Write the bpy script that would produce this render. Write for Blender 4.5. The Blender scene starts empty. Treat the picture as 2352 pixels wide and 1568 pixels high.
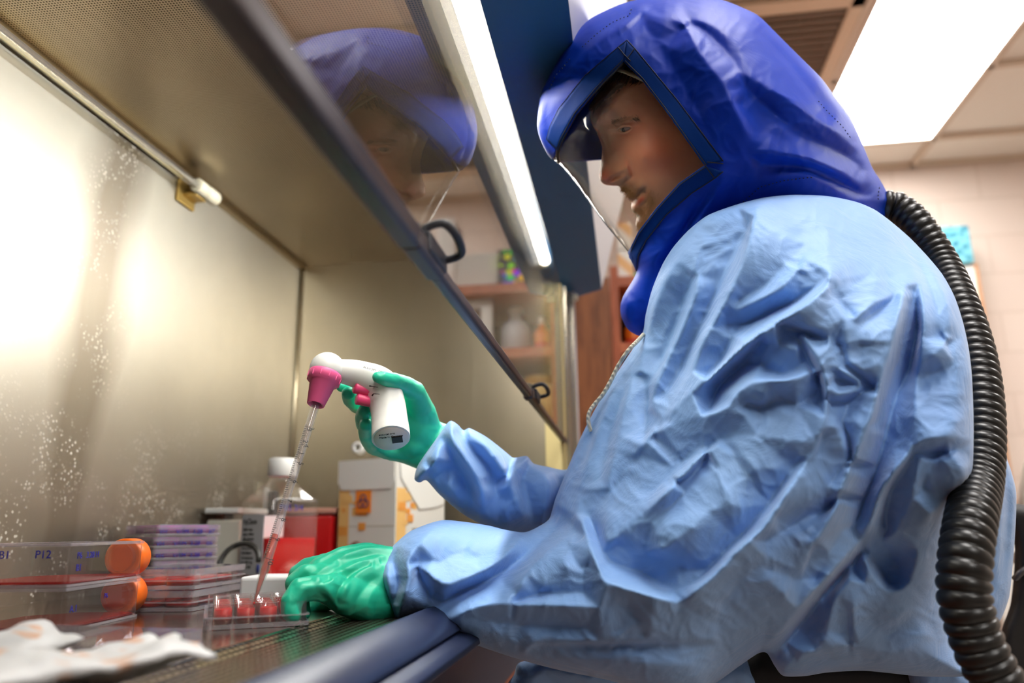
import bpy, bmesh, math, random
import numpy as np
from mathutils import Vector, Matrix, noise
from mathutils.geometry import delaunay_2d_cdt
random.seed(4); RNG = np.random.default_rng(7)
sc = bpy.context.scene
COL = sc.collection
ZC = 1.0                                    # lens height above the floor
# ------------------------------------------------------------------ camera
F = 1770.0
def _n(v): v = np.array(v, float); return v/np.linalg.norm(v)
Yc = _n((270, -426, -F)); Zc = _n((-92, 7300, -F)); Zc = _n(Zc-Yc*Zc.dot(Yc)); Xc = np.cross(Yc, Zc)
R = np.array([Xc, Yc, Zc])
cam_d = bpy.data.cameras.new('camera'); cam = bpy.data.objects.new('camera', cam_d); COL.objects.link(cam)
M4 = Matrix([[*R[i], 0] for i in range(3)]+[[0, 0, 0, 1]]); M4.translation = (0, 0, ZC); cam.matrix_world = M4
cam_d.sensor_width = 36; cam_d.lens = F/2352*36; cam_d.clip_start = .02; cam_d.clip_end = 50
cam_d.dof.use_dof = True; cam_d.dof.focus_distance = .74; cam_d.dof.aperture_fstop = 3.5
sc.camera = cam
sc.view_settings.view_transform = 'Standard'; sc.view_settings.look = 'None'; sc.view_settings.gamma = 1
sc.view_settings.exposure = 0.0
def at(px, py, d):
    "world point seen at pixel px,py at distance d along the lens axis"
    v = R@np.array([(px-1176)*d/F, -(py-784)*d/F, -d]); return Vector((v[0], v[1], v[2]+ZC))
def atn(uv, d):
    uv = np.asarray(uv, float); d = np.asarray(d, float)
    c = np.stack([(uv[:, 0]-1176)*d/F, -(uv[:, 1]-784)*d/F, -d], 1)
    w = c@R.T; w[:, 2] += ZC; return w
def projn(P):
    P = np.array(P, float).copy(); P[:, 2] -= ZC; c = P@R; return np.stack([1176+F*c[:, 0]/-c[:, 2], 784-F*c[:, 1]/-c[:, 2]], 1), -c[:, 2]
VIEW = -R.T@np.array([0, 0, 0]) 
FWD = R@np.array([0, 0, -1.0])

# ------------------------------------------------------------------ materials
def srgb(r, g, b): return tuple(((c/255)/12.92 if c/255 <= .04045 else ((c/255+.055)/1.055)**2.4) for c in (r, g, b))+(1,)
def newmat(name):
    m = bpy.data.materials.new(name); m.use_nodes = True; nt = m.node_tree
    b = nt.nodes['Principled BSDF']; return m, nt, b
def link(nt, a, b): nt.links.new(a, b)
def pmat(name, col, rough=.5, metal=0, spec=.5, bump=None, **kw):
    m, nt, b = newmat(name)
    b.inputs['Base Color'].default_value = srgb(*col); b.inputs['Roughness'].default_value = rough
    b.inputs['Metallic'].default_value = metal; b.inputs['Specular IOR Level'].default_value = spec
    for k, v in kw.items(): b.inputs[k.replace('_', ' ')].default_value = v
    if bump:
        sc_, st = bump; tc = nt.nodes.new('ShaderNodeTexCoord'); n = nt.nodes.new('ShaderNodeTexNoise'); n.inputs['Scale'].default_value = sc_; n.inputs['Detail'].default_value = 5
        bu = nt.nodes.new('ShaderNodeBump'); bu.inputs['Strength'].default_value = st; bu.inputs['Distance'].default_value = .002
        link(nt, tc.outputs['Object'], n.inputs['Vector']); link(nt, n.outputs['Fac'], bu.inputs['Height']); link(nt, bu.outputs['Normal'], b.inputs['Normal'])
    return m
def emat(name, col, strength):
    m = bpy.data.materials.new(name); m.use_nodes = True; nt = m.node_tree; nt.nodes.clear()
    e = nt.nodes.new('ShaderNodeEmission'); e.inputs[0].default_value = (*col, 1); e.inputs[1].default_value = strength
    o = nt.nodes.new('ShaderNodeOutputMaterial'); link(nt, e.outputs[0], o.inputs[0]); return m
def clear(name, tint=(1, 1, 1), rough=.03, r0=.04, milky=0., milk=(230, 225, 225), power=5., gain=.96):
    "thin clear plastic or glass: see-through with a Schlick reflection"
    m = bpy.data.materials.new(name); m.use_nodes = True; nt = m.node_tree; nt.nodes.clear()
    lw = nt.nodes.new('ShaderNodeLayerWeight'); lw.inputs['Blend'].default_value = .5
    p = nt.nodes.new('ShaderNodeMath'); p.operation = 'POWER'; p.inputs[1].default_value = power; link(nt, lw.outputs['Facing'], p.inputs[0])
    mu = nt.nodes.new('ShaderNodeMath'); mu.operation = 'MULTIPLY_ADD'; mu.inputs[1].default_value = gain; mu.inputs[2].default_value = r0; link(nt, p.outputs[0], mu.inputs[0])
    t = nt.nodes.new('ShaderNodeBsdfTransparent'); t.inputs[0].default_value = (*tint, 1)
    g = nt.nodes.new('ShaderNodeBsdfGlossy'); g.inputs['Roughness'].default_value = rough
    mx = nt.nodes.new('ShaderNodeMixShader'); link(nt, mu.outputs[0], mx.inputs[0]); link(nt, t.outputs[0], mx.inputs[1]); link(nt, g.outputs[0], mx.inputs[2])
    last = mx.outputs[0]
    if milky > 0:
        d = nt.nodes.new('ShaderNodeBsdfDiffuse'); d.inputs[0].default_value = srgb(*milk); m2 = nt.nodes.new('ShaderNodeMixShader'); m2.inputs[0].default_value = milky
        link(nt, last, m2.inputs[1]); link(nt, d.outputs[0], m2.inputs[2]); last = m2.outputs[0]
    o = nt.nodes.new('ShaderNodeOutputMaterial'); link(nt, last, o.inputs[0]); return m
def N(nt, t, **kw):
    n = nt.nodes.new(t)
    for k, v in kw.items():
        if k.startswith('i_'): n.inputs[k[2:].replace('_', ' ')].default_value = v
        else: setattr(n, k, v)
    return n
def ramp(nt, fac, stops):
    r = nt.nodes.new('ShaderNodeValToRGB'); link(nt, fac, r.inputs[0])
    while len(r.color_ramp.elements) < len(stops): r.color_ramp.elements.new(.5)
    for e, (p, c) in zip(r.color_ramp.elements, stops): e.position = p; e.color = c
    return r.outputs[0]
def steel(name, col, rough=.32, grain='Y', grain_amt=.08, holes=None, spots=False, aniso=0.):
    m, nt, b = newmat(name); b.inputs['Metallic'].default_value = 1
    tc = N(nt, 'ShaderNodeTexCoord'); mp = N(nt, 'ShaderNodeMapping'); link(nt, tc.outputs['Object'], mp.inputs[0])
    s = {'X': (2, 260, 260), 'Y': (260, 2, 260), 'Z': (260, 260, 2)}[grain]; mp.inputs['Scale'].default_value = s
    n = N(nt, 'ShaderNodeTexNoise', i_Scale=1.0, i_Detail=3.0); link(nt, mp.outputs[0], n.inputs['Vector'])
    n2 = N(nt, 'ShaderNodeTexNoise', i_Scale=5.0, i_Detail=4.0); link(nt, tc.outputs['Object'], n2.inputs['Vector'])
    base = ramp(nt, n2.outputs['Fac'], [(.3, srgb(*[c*.93 for c in col])), (.7, srgb(*col))])
    ad = N(nt, 'ShaderNodeMath', operation='MULTIPLY_ADD'); ad.inputs[1].default_value = grain_amt*2; ad.inputs[2].default_value = rough-grain_amt; link(nt, n.outputs['Fac'], ad.inputs[0])
    link(nt, base, b.inputs['Base Color']); link(nt, ad.outputs[0], b.inputs['Roughness'])
    if aniso:
        b.inputs['Anisotropic'].default_value = aniso
        tg = N(nt, 'ShaderNodeTangent', direction_type='RADIAL', axis='X'); link(nt, tg.outputs[0], b.inputs['Tangent'])
    if holes:
        pitch, rad = holes; sx = N(nt, 'ShaderNodeSeparateXYZ'); link(nt, tc.outputs['Object'], sx.inputs[0])
        ds = []
        for ax in ('X', 'Y'):
            a = N(nt, 'ShaderNodeMath', operation='DIVIDE'); a.inputs[1].default_value = pitch; link(nt, sx.outputs[ax], a.inputs[0])
            f = N(nt, 'ShaderNodeMath', operation='FRACT'); link(nt, a.outputs[0], f.inputs[0])
            q = N(nt, 'ShaderNodeMath', operation='SUBTRACT'); q.inputs[1].default_value = .5; link(nt, f.outputs[0], q.inputs[0])
            w = N(nt, 'ShaderNodeMath', operation='POWER'); w.inputs[1].default_value = 2; link(nt, q.outputs[0], w.inputs[0]); ds.append(w)
        s2 = N(nt, 'ShaderNodeMath', operation='ADD'); link(nt, ds[0].outputs[0], s2.inputs[0]); link(nt, ds[1].outputs[0], s2.inputs[1])
        lt = N(nt, 'ShaderNodeMath', operation='LESS_THAN'); lt.inputs[1].default_value = rad*rad; link(nt, s2.outputs[0], lt.inputs[0])
        mixc = N(nt, 'ShaderNodeMix', data_type='RGBA'); link(nt, lt.outputs[0], mixc.inputs[0]); link(nt, base, mixc.inputs[6]); mixc.inputs[7].default_value = (.004, .0035, .003, 1)
        link(nt, mixc.outputs[2], b.inputs['Base Color'])
        iv = N(nt, 'ShaderNodeMath', operation='SUBTRACT'); iv.inputs[0].default_value = 1; link(nt, lt.outputs[0], iv.inputs[1]); link(nt, iv.outputs[0], b.inputs['Metallic'])
        sp = N(nt, 'ShaderNodeMath', operation='MULTIPLY'); sp.inputs[1].default_value = .5; link(nt, iv.outputs[0], sp.inputs[0]); link(nt, sp.outputs[0], b.inputs['Specular IOR Level'])
    return m, nt, b, tc

# ------------------------------------------------------------------ object helpers
def tag(o, label=None, cat=None, group=None, kind=None):
    if label: o['label'] = label
    if cat: o['category'] = cat
    if group: o['group'] = group
    if kind: o['kind'] = kind
    return o
def empty(name, loc=(0, 0, 0), label=None, cat=None, group=None, parent=None):
    o = bpy.data.objects.new(name, None); COL.objects.link(o); o.location = loc; o.empty_display_size = .02
    if parent: o.parent = parent
    return tag(o, label, cat, group)
def obj(name, me, mat, parent=None, smooth=False):
    "me: bmesh or mesh in world coordinates"
    if isinstance(me, bmesh.types.BMesh):
        bm = me; me = bpy.data.meshes.new(name); bm.to_mesh(me); bm.free()
    o = bpy.data.objects.new(name, me); COL.objects.link(o)
    if mat is not None:
        for m in (mat if isinstance(mat, (list, tuple)) else [mat]): me.materials.append(m)
    if smooth: me.shade_smooth()
    if parent is not None:
        o.parent = parent; bpy.context.view_layer.update() if False else None
        o.matrix_parent_inverse = parent_inv(parent)
    return o
def world_of(o):
    m = Matrix.Translation(o.location) @ o.rotation_euler.to_matrix().to_4x4()
    if o.parent: return world_of(o.parent) @ o.matrix_parent_inverse @ m
    return m
def parent_inv(p): return world_of(p).inverted()
def box(bm, x0, x1, y0, y1, z0, z1, bevel=0, seg=2, mi=0):
    vs = [bm.verts.new(p) for p in ((x0, y0, z0), (x1, y0, z0), (x1, y1, z0), (x0, y1, z0), (x0, y0, z1), (x1, y0, z1), (x1, y1, z1), (x0, y1, z1))]
    fs = [bm.faces.new([vs[i] for i in f]) for f in ((0, 3, 2, 1), (4, 5, 6, 7), (0, 1, 5, 4), (1, 2, 6, 5), (2, 3, 7, 6), (3, 0, 4, 7))]
    for f in fs: f.material_index = mi
    if bevel > 0:
        es = list({e for f in fs for e in f.edges}); bmesh.ops.bevel(bm, geom=es, offset=bevel, segments=seg, affect='EDGES', profile=.5)
    return vs
def mkbox(name, d, mat, parent=None, bevel=0):
    bm = bmesh.new(); box(bm, *d, bevel=bevel); return obj(name, bm, mat, parent)
def prism(bm, pts, axis, a0, a1):
    "extrude a 2-D outline along axis ('x','y','z')"
    def P(p, a): return {'x': (a, p[0], p[1]), 'y': (p[0], a, p[1]), 'z': (p[0], p[1], a)}[axis]
    A = [bm.verts.new(P(p, a0)) for p in pts]; B = [bm.verts.new(P(p, a1)) for p in pts]
    n = len(pts); bm.faces.new(A); bm.faces.new(B[::-1])
    for i in range(n): bm.faces.new((A[i], B[i], B[(i+1) % n], A[(i+1) % n]))
    bmesh.ops.recalc_face_normals(bm, faces=bm.faces[:])
def frame_from(d):
    d = Vector(d).normalized(); up = Vector((0, 0, 1)) if abs(d.z) < .95 else Vector((1, 0, 0))
    a = d.cross(up).normalized(); b = a.cross(d).normalized(); return a, b
def lathe(bm, p, axis, prof, n=32, close=True, mi=0, sx=1, sy=1, A=None):
    "prof: (distance along axis, radius)"
    d = Vector(axis).normalized(); a, b = frame_from(d) if A is None else (Vector(A).normalized(), d.cross(Vector(A)).normalized()); p = Vector(p); rings = []
    for (h, r) in prof:
        rings.append([bm.verts.new(p+d*h+(a*math.cos(t)*sx+b*math.sin(t)*sy)*r) for t in [2*math.pi*k/n for k in range(n)]])
    fs = []
    for i in range(len(rings)-1):
        for k in range(n): fs.append(bm.faces.new((rings[i][k], rings[i][(k+1) % n], rings[i+1][(k+1) % n], rings[i+1][k])))
    if close:
        fs.append(bm.faces.new(rings[0][::-1])); fs.append(bm.faces.new(rings[-1]))
    for f in fs: f.material_index = mi; f.smooth = True
    return fs
def spline(pts, n=8):
    P = [Vector(p) for p in pts]; P = [P[0]*2-P[1]]+P+[P[-1]*2-P[-2]]; out = []
    for i in range(1, len(P)-2):
        for k in range(n):
            t = k/n; a, b, c, d = P[i-1], P[i], P[i+1], P[i+2]
            out.append(.5*((2*b)+(c-a)*t+(2*a-5*b+4*c-d)*t*t+(3*b-a-3*c+d)*t**3))
    out.append(P[-2]); return out
def sweep(bm, path, rad, n=12, cap=True, mi=0):
    path = [Vector(p) for p in path]; m = len(path); rs = rad if hasattr(rad, '__len__') else [rad]*m
    t0 = (path[1]-path[0]).normalized(); a, b = frame_from(t0); rings = []
    for i in range(m):
        t = (path[min(i+1, m-1)]-path[max(i-1, 0)]).normalized()
        a = (a-t*a.dot(t)).normalized(); b = t.cross(a)
        rings.append([bm.verts.new(path[i]+(a*math.cos(q)+b*math.sin(q))*rs[i]) for q in [2*math.pi*k/n for k in range(n)]])
    for i in range(m-1):
        for k in range(n):
            f = bm.faces.new((rings[i][k], rings[i][(k+1) % n], rings[i+1][(k+1) % n], rings[i+1][k])); f.smooth = True; f.material_index = mi
    if cap: bm.faces.new(rings[0][::-1]); bm.faces.new(rings[-1])
def recalc(bm): bmesh.ops.recalc_face_normals(bm, faces=bm.faces[:]); return bm
def letters(name, body, size, loc, ex, ey, mat, parent, thick=.0002, align='LEFT'):
    "lettering lying in the plane of ex (reading direction) and ey (up)"
    c = bpy.data.curves.new(name, 'FONT'); c.body = body; c.size = size; c.extrude = thick; c.align_x = align
    ex = Vector(ex).normalized(); ez = ex.cross(Vector(ey)).normalized(); ey = ez.cross(ex)
    o = bpy.data.objects.new(name, c); COL.objects.link(o); c.materials.append(mat)
    m = Matrix.Identity(4); m.col[0][:3] = ex; m.col[1][:3] = ey; m.col[2][:3] = ez; m.translation = loc
    me = bpy.data.meshes.new_from_object(o); bpy.data.objects.remove(o); me.transform(m); me.materials.clear(); return obj(name, me, mat, parent)
def merge(objs, name, sm=False):
    "join meshes into the first object"
    bm = bmesh.new(); mats = []
    for o in objs:
        me = o.data.copy(); n0 = len(bm.faces); bm.from_mesh(me); bm.faces.ensure_lookup_table(); mm = o.data.materials[0] if o.data.materials else None
        if mm not in mats: mats.append(mm)
        for f in bm.faces[n0:]: f.material_index = mats.index(mm); f.smooth = f.smooth or sm
    keep = objs[0]; keep.data.materials.clear(); bm.to_mesh(keep.data); bm.free()
    for m_ in mats: keep.data.materials.append(m_)
    for o in objs[1:]: bpy.data.objects.remove(o)
    keep.name = name; return keep
# ================================================================== SETTING
G = -.124; XB = -.70; YF = 1.55; YN = -.32; ZT = .575; ZD = -.078
m_wall = pmat('painted_block_wall', (222, 204, 190), .75)
def brickify(m, nt, b):
    tc = N(nt, 'ShaderNodeTexCoord'); mp = N(nt, 'ShaderNodeMapping'); mp.inputs['Rotation'].default_value = (math.pi/2, 0, 0); link(nt, tc.outputs['Object'], mp.inputs[0])
    br = N(nt, 'ShaderNodeTexBrick', i_Scale=1.0); br.inputs['Brick Width'].default_value = .41; br.inputs['Row Height'].default_value = .2; br.inputs['Mortar Size'].default_value = .006
    br.inputs['Color1'].default_value = srgb(222, 206, 194); br.inputs['Color2'].default_value = srgb(220, 203, 191); br.inputs['Mortar'].default_value = srgb(212, 195, 182)
    link(nt, mp.outputs[0], br.inputs[0]); link(nt, br.outputs['Color'], b.inputs['Base Color'])
brickify(m_wall, m_wall.node_tree, m_wall.node_tree.nodes['Principled BSDF'])
m_plain = pmat('painted_wall', (232, 220, 208), .8)
m_tile = pmat('ceiling_tile', (238, 231, 220), .9, bump=(180, .3))
m_bar = pmat('ceiling_grid', (214, 196, 176), .5)
m_floor = pmat('vinyl_floor', (150, 141, 132), .4, bump=(30, .1))
RX0, RX1, RY0, RY1, RZT = -1.05, 3.6, -2.6, 3.95, 1.8+ZC
def slab(name, d, m): return tag(mkbox(name, d, m), kind='structure')
slab('floor', (RX0-.1, RX1+.1, RY0-.1, RY1+.1, -.1, 0), m_floor)
slab('wall_far', (RX0-.1, RX1+.1, RY1, RY1+.1, 0, RZT), m_wall)
slab('wall_near', (RX0-.1, RX1+.1, RY0-.1, RY0, 0, RZT), pmat('painted_wall_grey', (150, 142, 136), .8))
slab('wall_left', (RX0-.1, RX0, RY0, RY1, 0, RZT), m_plain)
slab('wall_right', (RX1, RX1+.1, RY0, RY1, 0, RZT), m_plain)
# suspended ceiling with its grid; the light panels sit in the grid
bm = bmesh.new(); box(bm, RX0-.1, RX1+.1, RY0-.1, RY1+.1, RZT+.02, RZT+.1)
GX = [.93+.61*k for k in range(-4, 6)]; GY = [3.65-.61*k for k in range(0, 11)]
for x in GX: box(bm, x-.013, x+.013, RY0, RY1, RZT-.004, RZT+.03, mi=1)
for y in GY: box(bm, RX0, RX1, y-.013, y+.013, RZT-.004, RZT+.03, mi=1)
box(bm, RX0, RX1, RY1-.025, RY1, RZT-.004, RZT+.03, mi=1)
tag(obj('ceiling', bm, [m_tile, m_bar]), kind='structure')
m_panel = emat('ceiling_lamp_diffuser', (1.0, .97, .94), 14.5)
m_lampframe = pmat('lamp_frame', (235, 225, 210), .4)
def ceiling_light(x, y, label):
    t = empty('ceiling_light', (x, y, RZT), label, 'ceiling light', 'ceiling light panels')
    bm = bmesh.new(); w, l = .29, .595
    for d in ((-w, w, -l, -l+.012), (-w, w, l-.012, l), (-w, -w+.012, -l, l), (w-.012, w, -l, l)): box(bm, x+d[0], x+d[1], y+d[2], y+d[3], RZT-.008, RZT+.015)
    obj('frame', bm, m_lampframe, t)
    mkbox('diffuser', (x-w+.012, x+w-.012, y-l+.012, y+l-.012, RZT-.004, RZT+.012), m_panel, t)
ceiling_light(1.235, 3.04, 'large glowing rectangular ceiling light panel above the hooded person, right of the dark vent')
ceiling_light(.625, .6, 'ceiling light panel overhead, nearest to the person and out of the frame')
ceiling_light(1.235, -1.23, 'ceiling light panel behind the viewer')
ceiling_light(2.455, 1.82, 'added ceiling light panel behind the person, unseen beyond the right edge of the frame')  # extra panel out of view, added for more bounce light in the room
# ceiling vent: white frame around a dark recess
t = empty('ceiling_vent', (.625, 2.9, RZT), 'dark recessed square ceiling vent with pale frame left of the light panel', 'vent')
bm = bmesh.new(); vx0, vx1, vy0, vy1 = .34, .91, 2.47, 3.62
for d in ((vx0, vx1, vy0, vy0+.07), (vx0, vx1, vy1-.07, vy1), (vx0, vx0+.05, vy0, vy1), (vx1-.05, vx1, vy0, vy1)): box(bm, *d, RZT-.014, RZT+.01, bevel=.003)
obj('frame', bm, pmat('vent_frame', (215, 190, 160), .5), t)
bm = bmesh.new()
box(bm, vx0+.05, vx1-.05, vy0+.07, vy1-.07, RZT-.003, RZT+.012)
obj('louvre_plate', bm, pmat('vent_louvre', (112, 92, 74), .7), t)
bm = bmesh.new()
for k in range(24): y = vy0+.09+k*.042; box(bm, vx0+.055, vx1-.055, y, y+.012, RZT-.010, RZT-.002)
obj('slat', bm, pmat('vent_slat', (116, 96, 78), .6), t)

# wooden furniture behind
def woodmat(name, c1, c2, sc_=6):
    m, nt, b = newmat(name); tc = N(nt, 'ShaderNodeTexCoord'); mp = N(nt, 'ShaderNodeMapping'); mp.inputs['Scale'].default_value = (6, 6, .7); link(nt, tc.outputs['Object'], mp.inputs[0])
    n = N(nt, 'ShaderNodeTexNoise', i_Scale=sc_, i_Detail=6.0, i_Distortion=1.6); link(nt, mp.outputs[0], n.inputs['Vector'])
    link(nt, ramp(nt, n.outputs['Fac'], [(.38, srgb(*c1)), (.62, srgb(*c2))]), b.inputs['Base Color']); b.inputs['Roughness'].default_value = .45; return m
m_wood = woodmat('oak_stained', (118, 68, 36), (152, 92, 52)); m_wood2 = woodmat('shelf_red_wood', (164, 82, 46), (196, 108, 66))
m_dkwood = pmat('shelf_back', (74, 38, 26), .7)
t = empty('wooden_cabinet', (-.5, 2.85, 0), 'tall brown wooden cabinet with oak grain behind the steel cabinet post', 'cabinet')
mkbox('body', (-1.0, -.03, 2.62, 3.1, 0, 1.86), m_wood, t)
mkbox('door', (-.99, -.52, 2.60, 2.62, .05, 1.84), m_wood, t, .002); mkbox('door', (-.51, -.04, 2.60, 2.62, .05, 1.84), m_wood, t, .002)
t = empty('bookshelf', (.5, 2.9, 0), 'open reddish wooden shelving unit with dark back, holding bottles and boxes', 'shelf')
mkbox('side_panel', (-.028, .0, 2.62, 3.1, 0, 1.9), m_wood2, t); mkbox('side_panel', (1.0, 1.03, 2.62, 3.1, 0, 1.9), m_wood2, t)
mkbox('back_panel', (.0, 1.0, 3.08, 3.1, 0, 1.86), m_dkwood, t)
SH = [.86, .62, .30, -.1, -.5]
for z in SH: mkbox('shelf', (.0, 1.0, 2.62, 3.08, ZC+z-.035, ZC+z), m_wood2, t)
white = pmat('white_plastic', (238, 235, 228), .4); offw = pmat('off_white', (214, 212, 205), .5)
def bottle(name, x, y, z, r, h, mat, cap, label, capmat=None, neck=.4, group=None):
    t = empty(name, (x, y, z), label, 'bottle', group)
    bm = bmesh.new(); lathe(bm, (x, y, z), (0, 0, 1), [(0, r*.9), (.004, r), (h*.62, r), (h*.74, r*.8), (h*.84, r*neck), (h, r*neck)], 24); obj('body', bm, mat, t)
    bm = bmesh.new(); lathe(bm, (x, y, z+h-.004), (0, 0, 1), [(0, r*neck*1.25), (cap, r*neck*1.25), (cap+.003, r*neck)], 20); obj('cap', bm, capmat or white, t); return t
z2 = ZC+SH[1]+.001
bottle('plastic_bottle', .145, 2.78, z2, .055, .17, pmat('hdpe', (205, 208, 214), .4), .02, 'tall translucent white wash bottle on the middle shelf, leftmost of the bottles there')
t = bottle('orange_bottle', .045, 2.76, z2, .03, .12, pmat('orange_label', (226, 120, 30), .4), .025, 'slim orange bottle with a pale cap between two white bottles on the shelf')
bm = bmesh.new(); lathe(bm, (.045, 2.76, z2+.01), (0, 0, 1), [(0, .0306), (.03, .0306)], 24, False); obj('label_band', bm, pmat('red_band', (200, 40, 20), .5), t)
bottle('white_bottle', -.0+.0, 2.98, z2, .0, .0, white, 0, 'x', None) if False else None
bottle('white_bottle', .33, 2.85, z2, .035, .11, white, .02, 'squat white bottle standing inside the white rack on the shelf')
t = empty('white_rack', (.28, 2.8, z2), 'white plastic frame rack on the middle shelf beside the wash bottle', 'rack')
mkbox('post', (.22, .26, 2.68, 2.72, z2, z2+.2), white, t); mkbox('post', (.40, .44, 2.68, 2.72, z2, z2+.2), white, t); mkbox('top_bar', (.26, .40, 2.68, 2.72, z2+.172, z2+.2), white, t)
z1 = ZC+SH[0]+.001
tag(mkbox('white_box', (.2, .36, 2.7, 2.85, z1, z1+.15), offw, None, .004), 'white cardboard box on top shelf beside a taller narrow white box', 'box')
tag(mkbox('narrow_white_box', (.363, .43, 2.7, 2.85, z1, z1+.30), white, None, .004), 'narrow upright white box, tallest thing on the top shelf', 'box')
# colourful box covered with dots
m, nt, b = newmat('dotted_card'); tc = N(nt, 'ShaderNodeTexCoord'); vo = N(nt, 'ShaderNodeTexVoronoi', i_Scale=36.0); link(nt, tc.outputs['Object'], vo.inputs['Vector'])
hs = N(nt, 'ShaderNodeHueSaturation'); hs.inputs['Saturation'].default_value = 2.2; hs.inputs['Value'].default_value = 1.5; link(nt, vo.outputs['Color'], hs.inputs['Color'])
mx = N(nt, 'ShaderNodeMix', data_type='RGBA'); gt = N(nt, 'ShaderNodeMath', operation='GREATER_THAN'); gt.inputs[1].default_value = .52; link(nt, vo.outputs['Distance'], gt.inputs[0])
link(nt, gt.outputs[0], mx.inputs[0]); link(nt, hs.outputs[0], mx.inputs[6]); mx.inputs[7].default_value = (.01, .01, .04, 1); link(nt, mx.outputs[2], b.inputs['Base Color'])
tag(mkbox('colourful_box', (.06, .195, 2.68, 2.82, z1, z1+.15), m, None, .003), 'black box covered with bright red, pink, green and blue dots on the top shelf', 'box')
# paper boxes with orange stripes, seen right of the wooden cabinet
m, nt, b = newmat('striped_paper'); tc = N(nt, 'ShaderNodeTexCoord'); wv = N(nt, 'ShaderNodeTexWave', bands_direction='DIAGONAL', i_Scale=4.2); link(nt, tc.outputs['Object'], wv.inputs['Vector'])
link(nt, ramp(nt, wv.outputs['Fac'], [(.7, srgb(244, 240, 232)), (.88, srgb(240, 190, 130))]), b.inputs['Base Color'])
t = None
for k in range(2): tag(mkbox('striped_carton', (.002, .055, 2.63, 2.75, z1+.105*k, z1+.10+.105*k), m, None, .003), ['white carton with orange stripes on the top shelf end, lower of two', 'white carton with orange stripes on the top shelf end, upper of two'][k], 'carton', 'striped cartons on the top shelf')
z3 = ZC+SH[2]+.001
m_jar = pmat('cream_jar', (232, 206, 130), .35)
for k, x in enumerate((.06, .19, .32)):
    t = empty('cream_jar', (x, 2.75, z3), ['cream yellow jar on the lower shelf, nearest the cabinet post', 'middle one of the cream yellow jars on the lower shelf', 'cream yellow jar on the lower shelf, furthest from the post'][k], 'jar', 'cream jars on the lower shelf')
    bm = bmesh.new(); lathe(bm, (x, 2.75, z3), (0, 0, 1), [(0, .054), (.01, .06), (.19, .06), (.20, .05)], 24); obj('body', bm, m_jar, t)
    bm = bmesh.new(); lathe(bm, (x, 2.75, z3+.201), (0, 0, 1), [(0, .052), (.03, .052), (.034, .048)], 24); obj('lid', bm, pmat('jar_lid', (196, 150, 70), .5), t)
tag(mkbox('small_red_box', (.40, .50, 2.74, 2.84, z3, z3+.12), pmat('red_card', (170, 34, 30), .6), None, .003), 'small red box at the end of the lower shelf', 'box')
# far wall, right: a white board with a patterned blue box above it
t = empty('white_board', (1.65, 3.82, 0), 'narrow white upright board leaning against the block wall behind the hose', 'board')
mkbox('board', (1.585, 1.695, 3.80, 3.83, .0, 2.20), white, t, .004); mkbox('edge_trim', (1.695, 1.71, 3.795, 3.835, .0, 2.21), pmat('tan_edge', (200, 150, 110), .5), t)
m, nt, b = newmat('blue_chevron'); tc = N(nt, 'ShaderNodeTexCoord'); ck = N(nt, 'ShaderNodeTexVoronoi', i_Scale=34.0); link(nt, tc.outputs['Object'], ck.inputs['Vector'])
link(nt, ramp(nt, ck.outputs['Distance'], [(.25, srgb(24, 120, 150)), (.6, srgb(120, 196, 210))]), b.inputs['Base Color'])
tag(mkbox('patterned_blue_box', (1.565, 1.69, 3.78, 3.90, 2.211, 2.40), m, None, .004), 'teal and pale blue patterned box on top of the white board', 'box')
tag(obj('stool_top_stub', bmesh.new(), None), kind='helper') if False else None
# bag of white plastic on a small table, right edge
t = empty('side_table', (1.5, 2.2, 0), 'grey lab side table by the far wall at the right edge', 'table')
mkbox('table_top', (.94, 1.7, 1.95, 2.5, .90, .93), offw, t, .004)
for x, y in ((.97, 2.0), (1.65, 2.0), (.97, 2.45), (1.65, 2.45)): mkbox('leg', (x-.02, x+.02, y-.02, y+.02, 0, .90), pmat('grey_leg', (120, 120, 120), .5), t)
bm = bmesh.new(); lathe(bm, (1.06, 2.13, .937), (0, 0, 1), [(0, .08), (.04, .10), (.14, .09), (.21, .06), (.25, .025), (.29, .04), (.30, .035)], 40)
for v in bm.verts: q = noise.noise_vector(v.co*14)*.018; v.co.x += q.x; v.co.y += q.y
tag(obj('plastic_bag', bm, pmat('bag_white', (226, 218, 205), .5), None, True), 'crumpled white plastic bag on the side table behind the hose', 'bag')

# ================================================================== BIOSAFETY CABINET
cab = empty('biosafety_cabinet', (-.4, .6, 0), 'large stainless steel biosafety cabinet with glass sash, the person works inside it', 'safety cabinet')
Z = lambda z: ZC+z
# back wall with dried splashes, water marks and a painted dark reflection
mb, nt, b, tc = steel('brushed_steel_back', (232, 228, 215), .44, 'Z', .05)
sx = N(nt, 'ShaderNodeSeparateXYZ'); link(nt, tc.outputs['Object'], sx.inputs[0])
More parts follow.
